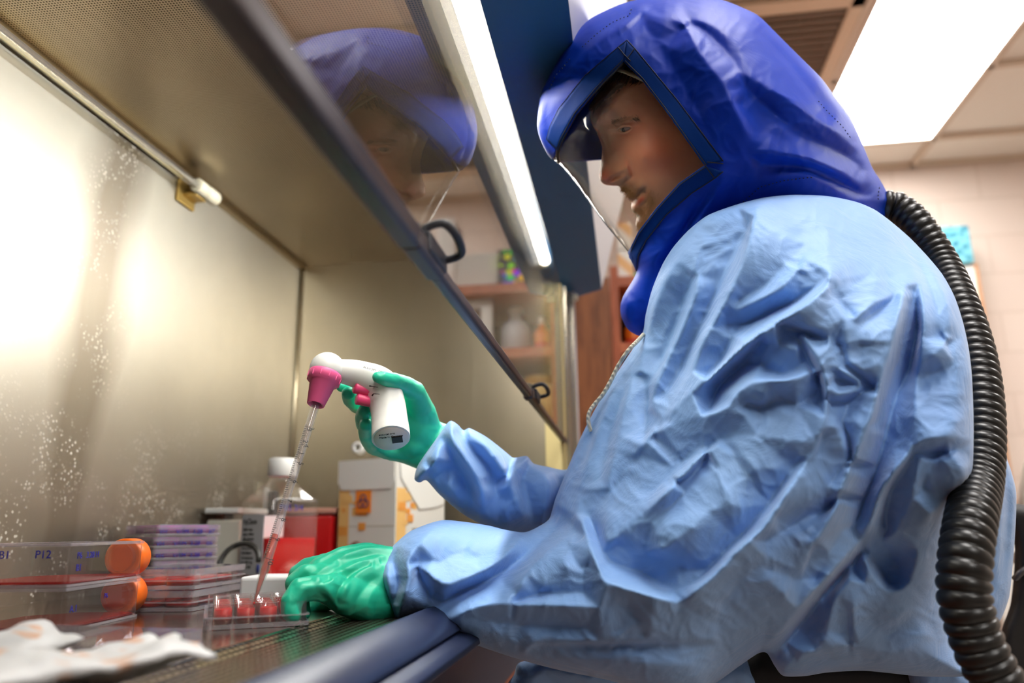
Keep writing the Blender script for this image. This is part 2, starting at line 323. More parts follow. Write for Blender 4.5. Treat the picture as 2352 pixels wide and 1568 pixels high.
# dark reflection painted down the wall, with residue speckles: centre line in (y,z)
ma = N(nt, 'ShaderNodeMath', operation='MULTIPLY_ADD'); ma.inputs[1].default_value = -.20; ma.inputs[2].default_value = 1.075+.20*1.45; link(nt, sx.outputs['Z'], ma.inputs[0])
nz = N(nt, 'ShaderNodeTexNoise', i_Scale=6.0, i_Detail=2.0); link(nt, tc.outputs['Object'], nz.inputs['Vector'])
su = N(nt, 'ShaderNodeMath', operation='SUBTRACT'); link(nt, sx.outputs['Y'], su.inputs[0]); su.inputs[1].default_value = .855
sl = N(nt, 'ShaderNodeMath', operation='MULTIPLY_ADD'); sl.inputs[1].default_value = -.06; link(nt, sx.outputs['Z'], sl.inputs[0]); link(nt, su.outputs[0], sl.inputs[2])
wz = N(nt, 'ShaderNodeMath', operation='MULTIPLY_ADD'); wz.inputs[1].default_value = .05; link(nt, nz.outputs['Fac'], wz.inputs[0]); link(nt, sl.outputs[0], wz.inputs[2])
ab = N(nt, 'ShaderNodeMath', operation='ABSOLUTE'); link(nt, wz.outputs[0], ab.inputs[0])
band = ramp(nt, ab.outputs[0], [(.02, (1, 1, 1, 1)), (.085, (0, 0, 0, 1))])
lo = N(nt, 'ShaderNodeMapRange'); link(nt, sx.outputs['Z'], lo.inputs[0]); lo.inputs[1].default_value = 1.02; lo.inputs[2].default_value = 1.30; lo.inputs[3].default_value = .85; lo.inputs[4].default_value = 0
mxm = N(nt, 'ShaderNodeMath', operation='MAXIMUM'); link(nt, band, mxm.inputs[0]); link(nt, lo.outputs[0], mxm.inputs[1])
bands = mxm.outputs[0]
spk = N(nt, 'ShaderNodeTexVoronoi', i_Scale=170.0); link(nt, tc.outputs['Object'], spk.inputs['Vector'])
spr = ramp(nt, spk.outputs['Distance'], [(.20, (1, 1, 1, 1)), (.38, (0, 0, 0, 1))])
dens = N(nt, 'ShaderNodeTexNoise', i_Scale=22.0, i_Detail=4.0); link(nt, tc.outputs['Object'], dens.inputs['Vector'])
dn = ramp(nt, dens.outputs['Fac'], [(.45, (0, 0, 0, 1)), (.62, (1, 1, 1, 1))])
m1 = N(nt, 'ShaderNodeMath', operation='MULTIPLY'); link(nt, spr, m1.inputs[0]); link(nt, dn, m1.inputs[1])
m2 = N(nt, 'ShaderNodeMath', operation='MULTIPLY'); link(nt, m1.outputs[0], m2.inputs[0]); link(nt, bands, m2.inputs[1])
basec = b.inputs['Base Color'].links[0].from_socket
mxa = N(nt, 'ShaderNodeMix', data_type='RGBA'); sb = N(nt, 'ShaderNodeMath', operation='MULTIPLY'); sb.inputs[1].default_value = .72; link(nt, bands, sb.inputs[0]); link(nt, sb.outputs[0], mxa.inputs[0]); link(nt, basec, mxa.inputs[6]); mxa.inputs[7].default_value = srgb(118, 104, 86)  # darkens the steel along the painted reflection and towards the bottom
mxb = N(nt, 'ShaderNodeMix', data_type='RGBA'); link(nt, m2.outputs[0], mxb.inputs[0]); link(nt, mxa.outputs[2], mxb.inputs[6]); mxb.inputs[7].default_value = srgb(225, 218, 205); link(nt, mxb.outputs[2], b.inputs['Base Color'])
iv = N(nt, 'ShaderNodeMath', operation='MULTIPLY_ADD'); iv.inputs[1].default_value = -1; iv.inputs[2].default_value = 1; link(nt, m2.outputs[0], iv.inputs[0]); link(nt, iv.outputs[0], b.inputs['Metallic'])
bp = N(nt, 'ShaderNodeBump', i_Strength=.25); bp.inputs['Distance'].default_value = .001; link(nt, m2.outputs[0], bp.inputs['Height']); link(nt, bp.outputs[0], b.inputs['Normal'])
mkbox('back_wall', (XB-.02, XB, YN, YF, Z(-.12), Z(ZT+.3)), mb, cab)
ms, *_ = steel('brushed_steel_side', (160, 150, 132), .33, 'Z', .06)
mkbox('side_wall', (XB, G-.012, YF, YF+.02, Z(-.12), Z(ZT+.3)), ms, cab)
mkbox('side_wall', (XB, G-.012, YN-.02, YN, Z(-.12), Z(ZT+.3)), ms, cab)
bm = bmesh.new(); sweep(bm, [(XB+.004, YF-.003, Z(ZD)), (XB+.004, YF-.003, Z(ZT))], .003, 8); obj('corner_weld', bm, pmat('weld', (205, 195, 170), .3, 1), cab)
md, *_ = steel('perforated_diffuser', (206, 190, 164), .34, 'Y', .04, holes=(.0036, .30))
mkbox('air_diffuser', (XB, G-.02, YN, YF, Z(ZT), Z(ZT+.012)), md, cab)
mkbox('diffuser_trim', (XB, XB+.012, YN, YF, Z(ZT-.010), Z(ZT-.0005)), pmat('gap_strip', (150, 130, 96), .35, 1), cab)
# work surface, front grille, armrest
mdk, *_ = steel('work_surface_steel', (200, 190, 172), .16, 'Y', .04)
bm = bmesh.new(); box(bm, XB, -.282, YN, YF, Z(ZD-.02), Z(ZD), bevel=.002); obj('work_surface', bm, mdk, cab)
mgr, *_ = steel('grille_steel', (190, 178, 156), .24, 'Y', .05, holes=(.0078, .33))
bm = bmesh.new(); prism(bm, [(-.279, Z(ZD)), (-.262, Z(ZD-.002)), (-.172, Z(ZD+.002)), (-.172, Z(ZD-.02)), (-.279, Z(ZD-.02))], 'y', YN, YF); obj('intake_grille', bm, mgr, cab)
m_blue_arm = pmat('armrest_blue_enamel', (26, 34, 60), .38, .1, .4, bump=(60, .05))
prof = [(-.184, ZD-.03), (-.184, ZD+.0095), (-.178, ZD+.011), (-.166, ZD+.006), (-.154, ZD-.003), (-.1505, ZD-.008), (-.154, ZD-.0095), (-.1505, ZD-.011), (-.143, ZD-.0125), (-.1365, ZD-.0165), (-.1375, ZD-.022), (-.19, ZD-.06), (-.19, ZD-.14), (-.24, ZD-.14)]
bm = bmesh.new(); prism(bm, [(x, Z(z)) for x, z in prof], 'y', YN, YF+.07); o = obj('armrest', bm, m_blue_arm, cab)
bv = o.modifiers.new('b', 'BEVEL'); bv.width = .0012; bv.segments = 2; bv.limit_method = 'ANGLE'; bv.angle_limit = .4; o.data.shade_smooth()
m_bc = pmat('cabinet_enamel_blue', (64, 116, 164), .45, 0, .4, bump=(90, .08)); m_body = pmat('cabinet_enamel_grey', (206, 206, 212), .45)
mkbox('base_body', (XB-.02, -.20, YN, YF+.06, .12, Z(ZD-.14)), pmat('base_brown', (150, 84, 56), .5), cab)
mkbox('plinth', (XB-.02, -.24, YN+.02, YF+.04, .0, .12), pmat('plinth', (60, 62, 66), .5), cab)
# header: blue soffit + grey slanted fascia
bm = bmesh.new(); prism(bm, [(G+.002, Z(.508)), (-.038, Z(.530)), (-.038, Z(.56)), (G+.002, Z(.56))], 'y', YN, 1.70); obj('header_soffit', bm, m_bc, cab)
bm = bmesh.new(); prism(bm, [(-.0375, Z(.532)), (.035, Z(.80)), (-.06, Z(.80)), (-.0375, Z(.56))], 'y', YN, 1.70); obj('header_fascia', bm, m_body, cab)
mkbox('top_body', (XB-.02, -.02, YN, 1.66, Z(.88), Z(1.35)), m_body, cab)
bm = bmesh.new(); prism(bm, [(.0, Z(.801)), (.04, Z(.801)), (.04, Z(1.35)), (-.0195, Z(1.35)), (-.0195, Z(.87))], 'y', YN, 1.70); obj('control_fascia', bm, m_body, cab)
mkbox('light_hood', (G-.075, G-.004, YN, YF, Z(.5625), Z(.574)), pmat('lamp_reflector', (120, 110, 90), .5, .7), cab)
# fluorescent lamp behind the glass
lamp = empty('fluorescent_lamp', (-.143, .6, Z(.53)), parent=None); lamp.parent = cab; lamp.matrix_parent_inverse = parent_inv(cab)
bm = bmesh.new(); lathe(bm, (-.1455, .27, Z(.530)), (0, 1, 0), [(0, .0104), (1.21, .0104)], 28); obj('tube', bm, emat('fluorescent_white', (1.0, .98, .925), 70), lamp)
bm = bmesh.new(); lathe(bm, (-.1455, 1.483, Z(.530)), (0, 1, 0), [(0, .0135), (.06, .0135), (.062, .010)], 28); obj('end_cap', bm, pmat('lamp_cap', (226, 208, 150), .4), lamp)
# glass sash
sash = empty('glass_sash', (G, .6, Z(.3)), parent=None); sash.parent = cab; sash.matrix_parent_inverse = parent_inv(cab)
mg = clear('sash_glass', (.96, .955, .94), .012, .055, 0, (230, 225, 225), 3.6, .94)
mkbox('glass_pane', (G-.003, G+.003, YN, YF+.07, Z(.1765), Z(.60)), mg, sash)
m_sb = pmat('sash_bar_bluegrey', (66, 58, 58), .36, .2, .4)
def bar(n, y0, y1, r):
    x0, x1, z0, z1 = G-.0055-r, G+.0065+r, .1655-r, .1785+r
    bm = bmesh.new(); box(bm, x0, x1, y0, y1, Z(z0), Z(z1), bevel=.003, seg=3); return obj(n, bm, m_sb, sash)
bar('grip_rail', YN, .425, .0012); bar('sash_rail', .425, .49, .0006); bar('sash_rail', .49, 1.62, -.0008)
bar('grip_collar', .99, 1.01, .0008)
m_blk = pmat('black_nylon', (34, 36, 44), .45)
def loop(y):
    e = bmesh.new()
    pts = [(G+.002, y-.004, Z(.180)), (G+.004, y-.003, Z(.187)), (G+.012, y-.001, Z(.1905)), (G+.017, y+.002, Z(.190)), (G+.0205, y+.014, Z(.187)), (G+.0205, y+.030, Z(.183)), (G+.016, y+.036, Z(.181)), (G+.006, y+.037, Z(.179))]
    sweep(e, spline(pts, 6), .0028, 10); obj('loop_handle', e, m_blk, sash)
    bm = bmesh.new(); box(bm, G+.0015, G+.0085, y-.008, y+.040, Z(.1700), Z(.184), bevel=.002); obj('handle_bracket', bm, m_blk, sash)
loop(.452); loop(1.03)
# side channel (post) at the far end of the sash
ma_, *_ = steel('channel_steel', (214, 206, 186), .25, 'Z', .05)
bm = bmesh.new(); box(bm, G+.004, G+.013, YF+.02, YF+.10, Z(-.12), Z(.50), bevel=.001); box(bm, G+.013, G+.024, YF+.075, YF+.10, Z(-.12), Z(.50), bevel=.001); box(bm, G-.012, G-.004, YF+.02, YF+.10, Z(-.12), Z(.50)); obj('sash_channel', bm, ma_, cab)
mkbox('end_panel', (XB-.02, G+.026, YF+.10, YF+.115, .1, Z(.53)), m_body, cab)
mkbox('end_post', (G-.035, G+.004, YF-.004, YF+.021, Z(-.12), Z(.50)), pmat('end_post_cream', (214, 196, 140), .4, .3), cab)
bm = bmesh.new(); lathe(bm, (G+.022, YF+.055, Z(.485)), (1, 0, 0), [(0, .008), (.012, .008), (.014, .006)], 20); obj('latch_knob', bm, pmat('latch', (224, 220, 205), .35), cab)
# UV lamp bracket on the back wall
uv = empty('ultraviolet_lamp', (-.67, .9, Z(.55)), parent=None); uv.parent = cab; uv.matrix_parent_inverse = parent_inv(cab)
bm = bmesh.new(); sweep(bm, [(-.668, YN, Z(.547)), (-.668, 1.07, Z(.547))], .0052, 16); obj('quartz_tube', bm, clear('quartz', (.98, .96, .9), .05, .12, .12), uv)
bm = bmesh.new(); sweep(bm, [(-.692, YN, Z(.560)), (-.692, 1.06, Z(.560))], .004, 10); obj('wire', bm, pmat('lamp_wire', (220, 205, 160), .4), uv)
bm = bmesh.new(); lathe(bm, (-.668, 1.065, Z(.547)), (0, 1, 0), [(0, .010), (.002, .012), (.026, .012), (.028, .0108), (.034, .0108), (.036, .0125), (.058, .0125), (.063, .009)], 28); obj('socket', bm, pmat('socket_ivory', (246, 236, 206), .35), uv)
bm = bmesh.new(); box(bm, -.698, -.672, 1.075, 1.105, Z(.533), Z(.541), bevel=.002); box(bm, -.699, -.694, 1.06, 1.11, Z(.52), Z(.56), bevel=.002); obj('bracket', bm, pmat('brass_clip', (190, 160, 90), .35, .7), uv)
tagless = mkbox('outlet_label', (XB-.0005, XB+.0015, 1.40, 1.425, Z(.068), Z(.093)), pmat('grey_sticker', (150, 140, 118), .6), cab)
# ------------------------------------------------------------------ world light
w = bpy.data.worlds.new('world'); sc.world = w; w.use_nodes = True
w.node_tree.nodes['Background'].inputs[0].default_value = (.9, .93, 1, 1); w.node_tree.nodes['Background'].inputs[1].default_value = .35
sc.view_settings.exposure = .42
sc.cycles.use_denoising = True; sc.cycles.max_bounces = 7; sc.cycles.transparent_max_bounces = 20; sc.cycles.glossy_bounces = 4; sc.cycles.diffuse_bounces = 4; sc.cycles.adaptive_threshold = .06; sc.cycles.use_adaptive_sampling = True; sc.cycles.adaptive_min_samples = 16
sc.cycles.sample_clamp_indirect = 6; sc.cycles.caustics_reflective = False
# ================================================================== THINGS IN THE CABINET
def hit(px, py, ax, val):
    "point where the sight line through px,py meets the plane ax = val (z counted from the lens height)"
    r = R@np.array([(px-1176), -(py-784), -F])/F; t = val/r['xyz'.index(ax)]; return Vector((r[0]*t, r[1]*t, r[2]*t+ZC))
DZ = Z(ZD)
def rotm(x, y, a): return Matrix.Translation((x, y, 0))@Matrix.Rotation(a, 4, 'Z')
def xf(bm, M): bmesh.ops.transform(bm, matrix=M, verts=bm.verts[:]); return bm
m_ps = clear('clear_polystyrene', (.975, .965, .97), .04, .06, .04, (236, 226, 232)); m_ps2 = clear('clear_polystyrene_edge', (.96, .94, .95), .08, .12, .16, (240, 232, 238))
m_red = pmat('red_medium', (214, 14, 10), .4, 0, .2)
m_psv = clear('stained_polystyrene', (.98, .93, .98), .04, .06, .05, (226, 150, 226))
m_ink = pmat('blue_marker_ink', (40, 40, 150), .5); m_black = pmat('black_print', (24, 24, 26), .5)
def violetmat():
    m, nt, b = newmat('crystal_violet_stain'); tc = N(nt, 'ShaderNodeTexCoord'); n = N(nt, 'ShaderNodeTexNoise', i_Scale=40.0, i_Detail=4.0); link(nt, tc.outputs['Object'], n.inputs['Vector'])
    link(nt, ramp(nt, n.outputs['Fac'], [(.35, srgb(228, 16, 172)), (.65, srgb(176, 40, 200))]), b.inputs['Base Color']); b.inputs['Roughness'].default_value = .25; return m
m_vio = violetmat()
def rrect(w, l, r, n=5):
    out = []
    for cx, cy, a0 in ((w-r, l-r, 0), (-w+r, l-r, 1), (-w+r, -l+r, 2), (w-r, -l+r, 3)):
        for k in range(n+1): a = (a0+k/n)*math.pi/2; out.append((cx+r*math.cos(a), cy+r*math.sin(a)))
    return out
def shell_ring(bm, outer, inner, z0, z1, mi=0):
    n = len(outer)
    L = [[bm.verts.new((p[0], p[1], z)) for p in ps] for ps, z in ((outer, z0), (outer, z1), (inner, z1), (inner, z0))]
    for a in range(4):
        A, B = L[a], L[(a+1) % 4]
        for k in range(n): f = bm.faces.new((A[k], A[(k+1) % n], B[(k+1) % n], B[k])); f.material_index = mi
def well_plate(name, x, y, ang, z0, h, nx, ny, wr, media, fillh, label, group=None, cat='well plate', lid=False, fm=None, W=.0425, L=.0635, skirt=.0025):
    t = empty(name, (x, y, z0), label, cat, group); M = rotm(x, y, ang)
    bm = bmesh.new(); o_, i_ = rrect(W, L, .005), rrect(W-.0015, L-.0015, .004)
    shell_ring(bm, o_, i_, z0, z0+.0035, 1); o2, i2 = rrect(W-.0025, L-.0025, .004), rrect(W-.0037, L-.0037, .003); shell_ring(bm, o2, i2, z0+.003, z0+h)
    shell_ring(bm, o_, rrect(W-.0032, L-.0032, .004), z0+h*.42, z0+h*.42+.0012, 1)
    xf(bm, M); obj('frame', recalc(bm), [fm or m_ps, m_ps2], t)
    px_, py_ = (2*W-.012)/nx, (2*L-.012)/ny
    wells = []
    for i in range(nx):
        for j in range(ny): wells.append((-(W-.006)+px_*(i+.5), -(L-.006)+py_*(j+.5)))
    bm = bmesh.new()
    top = [bm.verts.new((p[0], p[1], z0+h-.0012)) for p in i2]
    for (a, b_) in wells:
        lathe(bm, (a, b_, z0+.0025), (0, 0, 1), [(0, wr*.94), (0, wr), (h-.003, wr), (h-.003, wr+.0012)], 24, False)
    for v in top: bm.verts.remove(v)
    xf(bm, M); obj('wells', bm, m_ps, t)
    if media is not None:
        for (a, b_) in wells:
            bm = bmesh.new(); lathe(bm, (a, b_, z0+.003), (0, 0, 1), [(0, wr-.0006), (fillh, wr-.0006), (fillh*.93, wr*.6), (fillh*.93, .0002)], 24); xf(bm, M); obj('medium', bm, media, t)
    if lid:
        bm = bmesh.new(); lo_, li_ = rrect(W-.0005, L-.0005, .005), rrect(W-.0017, L-.0017, .004)
        shell_ring(bm, lo_, li_, z0+h-.005, z0+h+.0014, 1); A = [bm.verts.new((p[0], p[1], z0+h+.0014)) for p in lo_]; B = [bm.verts.new((p[0], p[1], z0+h+.0004)) for p in lo_]; bm.faces.new(A); bm.faces.new(B[::-1])
        xf(bm, M); obj('lid', recalc(bm), [fm or m_ps, m_ps2], t)
    return t
# the plate under the pipette
PA = math.radians(29)
pc = hit(612, 1400, 'z', ZD+.016); 
plate = well_plate('well_plate', -.341, .696, PA, DZ+.0004, .0195, 4, 6, .0078, m_red, .012, 'open clear well plate with red wells held by the near glove under the pipette')
# two plates with red medium, stacked behind
for k in range(2):
    well_plate('lidded_well_plate', -.488, .826, math.radians(3), DZ+.0004+.0213*k, .0185, 2, 3, .0168, m_red, .004+.002*k, ['clear lidded plate with red medium, lower of the pair beside the flasks', 'clear lidded plate with red medium, upper of the pair beside the flasks'][k], 'lidded plates with red medium', lid=True)
# tall stack of violet stained plates
names = ['lowest', 'second from the bottom', 'third from the bottom', 'third from the top', 'second from the top', 'topmost']
SP = lambda k: (-.616+.0015*(k % 2), .998, math.radians(50)+.012*((k*7) % 3-1))
for k in range(6):
    t = well_plate('stained_plate', *SP(k), DZ+.0004+.0148*k, .0126, 2, 3, .0168, m_vio, .0098, 'purple stained clear plate in the stack by the back wall, %s' % names[k], 'stack of purple stained plates', lid=True, fm=m_psv)
    MM = rotm(*SP(k))
    for q, s in enumerate(('VH', 'V/1M', '3.28', '#%d' % (k+2))):
        e = MM@Vector((-.038+.021*q, -.0640, DZ+.003+.0148*k)); ex = MM.to_3x3()@Vector((1, 0, 0)); letters('handwriting', s, .0075, e, ex, (0, 0, 1), m_ink, t)
# clear empty plate at the very front
fp = well_plate('clear_plate', -.352, .478, math.radians(-8), DZ+.0004, .0135, 2, 3, .0168, None, 0, 'empty clear lidded plate lying at the front edge of the steel work surface', lid=True, W=.0635, L=.0425)
# white foam lid behind the plate in use
bm = bmesh.new(); box(bm, -.085, .085, -.03, .03, DZ+.0004, DZ+.030, bevel=.004, seg=3); xf(bm, rotm(-.345, .868, math.radians(3)))
tag(obj('white_tray', bm, pmat('white_foam', (236, 234, 232), .6), None), 'low white foam tray behind the open well plate', 'tray')
# culture flasks
m_fl = clear('flask_plastic', (.97, .96, .962), .03, .06, .025, (228, 216, 222)); m_org = pmat('orange_cap', (250, 112, 20), .4, bump=(200, .05))
m_film = clear('red_film', (.93, .16, .12), .05, .03, .22, (190, 10, 10))
def flask(z0, label, t1, t2):
    M = rotm(-.512, .656, math.radians(98)); M3 = M.to_3x3(); t = empty('culture_flask', (-.512, .656, z0), label, 'cell culture flask', 'stacked culture flasks')
    W, L, H = .047, .066, .0345        # local +x runs to the neck, local -y faces the room
    outl = [(-L, -W), (L-.006, -W), (L, -W+.006), (L, W-.040), (L-.030, W), (-L, W)]
    def inset(o, d): return [(p[0]*(1-d/L), p[1]*(1-d/W)) for p in o]
    bm = bmesh.new(); A = [bm.verts.new((*p, z0)) for p in outl]; B = [bm.verts.new((*p, z0+H)) for p in outl]; n = len(outl)
    for k in range(n): bm.faces.new((A[k], A[(k+1) % n], B[(k+1) % n], B[k]))
    bm.faces.new(A[::-1]); bm.faces.new(B); bmesh.ops.bevel(bm, geom=bm.edges[:], offset=.003, segments=3, affect='EDGES'); xf(bm, M); obj('body', bm, m_fl, t)
    big = [(p[0]*1.008, p[1]*1.01) for p in outl]
    bm = bmesh.new(); shell_ring(bm, big, inset(outl, .002), z0+H-.0022, z0+H+.0004); xf(bm, M); obj('rim', bm, m_ps2, t)
    bm = bmesh.new(); shell_ring(bm, big, inset(outl, .002), z0-.0002, z0+.0018); xf(bm, M); obj('rim', bm, m_ps2, t)
    bm = bmesh.new(); prism(bm, inset(outl, .003), 'z', z0+.0022, z0+.0040); xf(bm, M); obj('medium', bm, m_film, t)
    bm = bmesh.new(); lathe(bm, (L-.001, -.022, z0+.0185), (1, 0, .0), [(0, .0135), (.022, .0135)], 28, False); xf(bm, M); obj('neck', bm, m_fl, t)
    bm = bmesh.new(); lathe(bm, (L+.006, -.022, z0+.0185), (1, 0, 0), [(.0, .0158), (0, .0175), (.001, .0185), (.021, .0185), (.0225, .0165)], 48, True)
    xf(bm, M); obj('cap', bm, m_org, t)
    for s, lx, sz, h in t1: letters('handwriting', s, sz, M@Vector((lx, -W-.0004, z0+h)), M3@Vector((1, 0, 0)), (0, 0, 1), m_ink, t)
    for s, ly, sz, h in t2: letters('handwriting', s, sz, M@Vector((-L-.0004, ly, z0+h)), M3@Vector((0, -1, 0)), (0, 0, 1), m_ink, t)
    return t
flask(DZ+.0004, 'clear flat culture flask with orange cap and red medium, lower of the two', [('A.1', -.058, .008, .015), ('P6', -.005, .006, .022)], [('Ad', .040, .010, .022)])
flask(DZ+.0360, 'clear flat culture flask with orange cap and red medium, upper of the two', [('P6   3.28 H', -.056, .0075, .022), ('B1', -.056, .008, .012)], [('OVT', .042, .009, .022), ('B1', .012, .009, .023), ('P12', -.018, .009, .023)])
# crumpled white wrappers in the foreground
m_wr, nt, b = newmat('paper_film_wrapper'); b.inputs['Roughness'].default_value = .45; tc = N(nt, 'ShaderNodeTexCoord'); n = N(nt, 'ShaderNodeTexNoise', i_Scale=14.0, i_Detail=1.0)
mp = N(nt, 'ShaderNodeMapping'); mp.inputs['Scale'].default_value = (1.2, 5, 9); link(nt, tc.outputs['Object'], mp.inputs[0]); link(nt, mp.outputs[0], n.inputs['Vector'])
link(nt, ramp(nt, n.outputs['Fac'], [(.60, srgb(204, 203, 202)), (.68, srgb(206, 160, 128)), (.78, srgb(204, 203, 202))]), b.inputs['Base Color']); b.inputs['Transmission Weight'].default_value = .15
def wrapper(cx, cy, z, ang, L, W, T, seed, label):
    bm = bmesh.new(); nx, ny = 60, 22; g = {}
    for s in (1, -1):
        for i in range(nx+1):
            for j in range(ny+1):
                u, v = i/nx*2-1, j/ny*2-1; e = (1-abs(u)**6)*(1-v*v); p = Vector((u*L+.01*noise.noise(Vector((v*3, seed, 1))), v*W*(1+.12*noise.noise(Vector((u*4, seed, 2)))), 0))
                hgt = s*T*math.sqrt(max(e, 0)) + .010*noise.noise(Vector((u*3.2, v*1.6, seed)))*1 + .004*abs(noise.noise(Vector((u*9, v*4, seed+5)))) + (abs(u)**4)*.010*noise.noise(Vector((v*2.4, seed*3, 0)))
                g[s, i, j] = bm.verts.new((p.x, p.y, hgt))
        for i in range(nx):
            for j in range(ny):
                q = (g[s, i, j], g[s, i+1, j], g[s, i+1, j+1], g[s, i, j+1]); bm.faces.new(q if s > 0 else q[::-1])
    bmesh.ops.remove_doubles(bm, verts=bm.verts[:], dist=.0002)
    zmin = min(v.co.z for v in bm.verts)
    for v in bm.verts: v.co.z = v.co.z-zmin+z
    xf(bm, rotm(cx, cy, ang)); o = obj('plastic_wrapper', bm, m_wr, None, True); return tag(o, label, 'wrapper', 'discarded pipette wrappers')
wrapper(-.305, .325, DZ+.001, math.radians(60), .115, .040, .006, 1.3, 'crumpled white pipette wrapper lying on the grille, nearest the viewer')
wrapper(-.42, .37, DZ+.001, math.radians(52), .115, .042, .008, 4.2, 'crumpled white wrapper with faint orange print in the lower left corner')
# bottle of red medium
m_bot = clear('bottle_plastic', (.96, .94, .93), .04, .06, .015, (230, 222, 216)); bx, by = -.566, 1.225
t = empty('medium_bottle', (bx, by, DZ), 'square clear bottle of red medium with white screw cap and printed label', 'bottle')
MB = rotm(bx, by, math.radians(56)); hw = .0465
bm = bmesh.new(); secs = [(0, hw-.004, .012), (.004, hw, .012), (.124, hw, .012), (.129, hw-.002, .014), (.158, .022, .0219), (.162, .0205, .0204), (.175, .0205, .0204)]
prev = None
for (h, w_, r_) in secs:
    ring = [bm.verts.new((p[0], p[1], DZ+.0004+h)) for p in rrect(w_, w_, min(r_, w_*.99), 6)]
    if prev: 
        for k in range(len(ring)): f = bm.faces.new((prev[k], prev[(k+1) % len(ring)], ring[(k+1) % len(ring)], ring[k])); f.smooth = True
    else: bm.faces.new(ring[::-1])
    prev = ring
xf(bm, MB); obj('body', bm, m_bot, t)
bm = bmesh.new(); prism(bm, rrect(hw-.002, hw-.002, .010, 6), 'z', DZ+.002, DZ+.068); xf(bm, MB); obj('medium', bm, pmat('red_medium_bottle', (226, 10, 18), .15), t)
bm = bmesh.new(); lathe(bm, (bx, by, DZ+.166), (0, 0, 1), [(0, .0225), (.001, .0232), (.028, .0232), (.030, .021)], 40); obj('cap', bm, white, t)
m_lab = pmat('paper_label', (236, 234, 236), .5)
bm = bmesh.new(); box(bm, -.034, .034, -hw-.0012, -hw-.0004, DZ+.012, DZ+.105, bevel=.0003); xf(bm, rotm(bx, by, math.radians(56-90))); lb = obj('label', bm, m_lab, t)
ML = rotm(bx, by, math.radians(56-90)).to_3x3(); ML4 = rotm(bx, by, math.radians(56-90))
letters('lettering', 'HyClone', .012, ML4@Vector((-.030, -hw-.0016, DZ+.090)), ML@Vector((1, 0, 0)), (0, 0, 1), m_black, lb)
for q in range(9): letters('lettering', ['DMEM / High', 'glucose  500 mL', 'with L-glutamine', 'Sodium pyruvate', 'Store at 2-8 C', 'Sterile filtered', 'For research use', 'Lot   AD24  Exp', 'Catalog  SH30'][q], .0052, ML4@Vector((-.028, -hw-.0016, DZ+.080-.0072*q)), ML@Vector((1, 0, 0)), (0, 0, 1), m_black, lb)
bm = bmesh.new(); box(bm, -.030, .034, hw-.004, hw-.003, DZ+.069, DZ+.104, bevel=.0003); xf(bm, MB); obj('back_label', bm, m_lab, t)
bm = bmesh.new(); lathe(bm, ML4@Vector((.024, -hw-.0013, DZ+.022)), ML@Vector((0, -1, 0)), [(0, .006), (.0004, .006)], 24, True, 0, .8, 1.2); obj('oval_mark', bm, pmat('mark_blue', (60, 80, 170), .5), lb)
letters('handwriting', 'PBS 3/4', .014, MB@Vector((-.03, -hw-.0008, DZ+.110)), MB.to_3x3()@Vector((1, 0, 0)), (0, 0, 1), m_ink, t)
# red sharps tub behind the bottle
t = empty('sharps_container', (-.50, 1.40, DZ), 'red plastic sharps tub with translucent pinkish rim behind the medium bottle', 'container')
bm = bmesh.new(); box(bm, -.66, -.542, 1.40, 1.50, DZ+.0004, DZ+.108, bevel=.006, seg=3); obj('tub', bm, pmat('sharps_red', (206, 14, 20), .3), t)
bm = bmesh.new(); box(bm, -.665, -.537, 1.395, 1.505, DZ+.109, DZ+.120, bevel=.003); obj('rim', bm, pmat('sharps_rim', (206, 150, 130), .35), t)
# pale dispenser box with strip lid left of the bottle
t = empty('dispenser_box', (-.645, 1.22, DZ), 'cream plastic dispenser box with white strip lid left of the medium bottle', 'box')
bm = bmesh.new(); box(bm, -.692, -.63, 1.22, 1.32, DZ+.0004, DZ+.098, bevel=.004, seg=3); obj('body', bm, pmat('cream_plastic', (226, 220, 204), .45), t)
bm = bmesh.new(); box(bm, -.692, -.632, 1.212, 1.32, DZ+.108, DZ+.117, bevel=.002); obj('strip_lid', bm, white, t)
bm = bmesh.new(); box(bm, -.672, -.655, 1.24, 1.30, DZ+.0985, DZ+.1078); obj('hinge', bm, offw, t)
t = empty('wire_stand', (-.60, 1.33, DZ), 'slim grey metal stand rising between the dispenser box and bottle', 'stand')
bm = bmesh.new(); box(bm, -.655, -.647, 1.345, 1.353, DZ+.0004, DZ+.155, bevel=.001); obj('upright', bm, pmat('stand_grey', (196, 196, 194), .4, .3), t)
bm = bmesh.new(); box(bm, -.646, -.63, 1.34, 1.358, DZ+.100, DZ+.150, bevel=.003); obj('clamp', bm, pmat('dark_grey', (86, 86, 84), .5), t)
# black looped tubing
bm = bmesh.new(); c = hit(548, 1300, 'y', 1.10); c.z = DZ+.033; pts = [c+Vector((.030*math.cos(a), .012*math.sin(a), .0285*math.sin(a))) for a in [math.radians(5+k*12) for k in range(26)]]; sweep(bm, pts, .0042, 10)
tag(obj('black_tubing', bm, pmat('black_rubber', (26, 26, 26), .4), None), 'black looped tubing lying in front of the cream dispenser box', 'tubing')
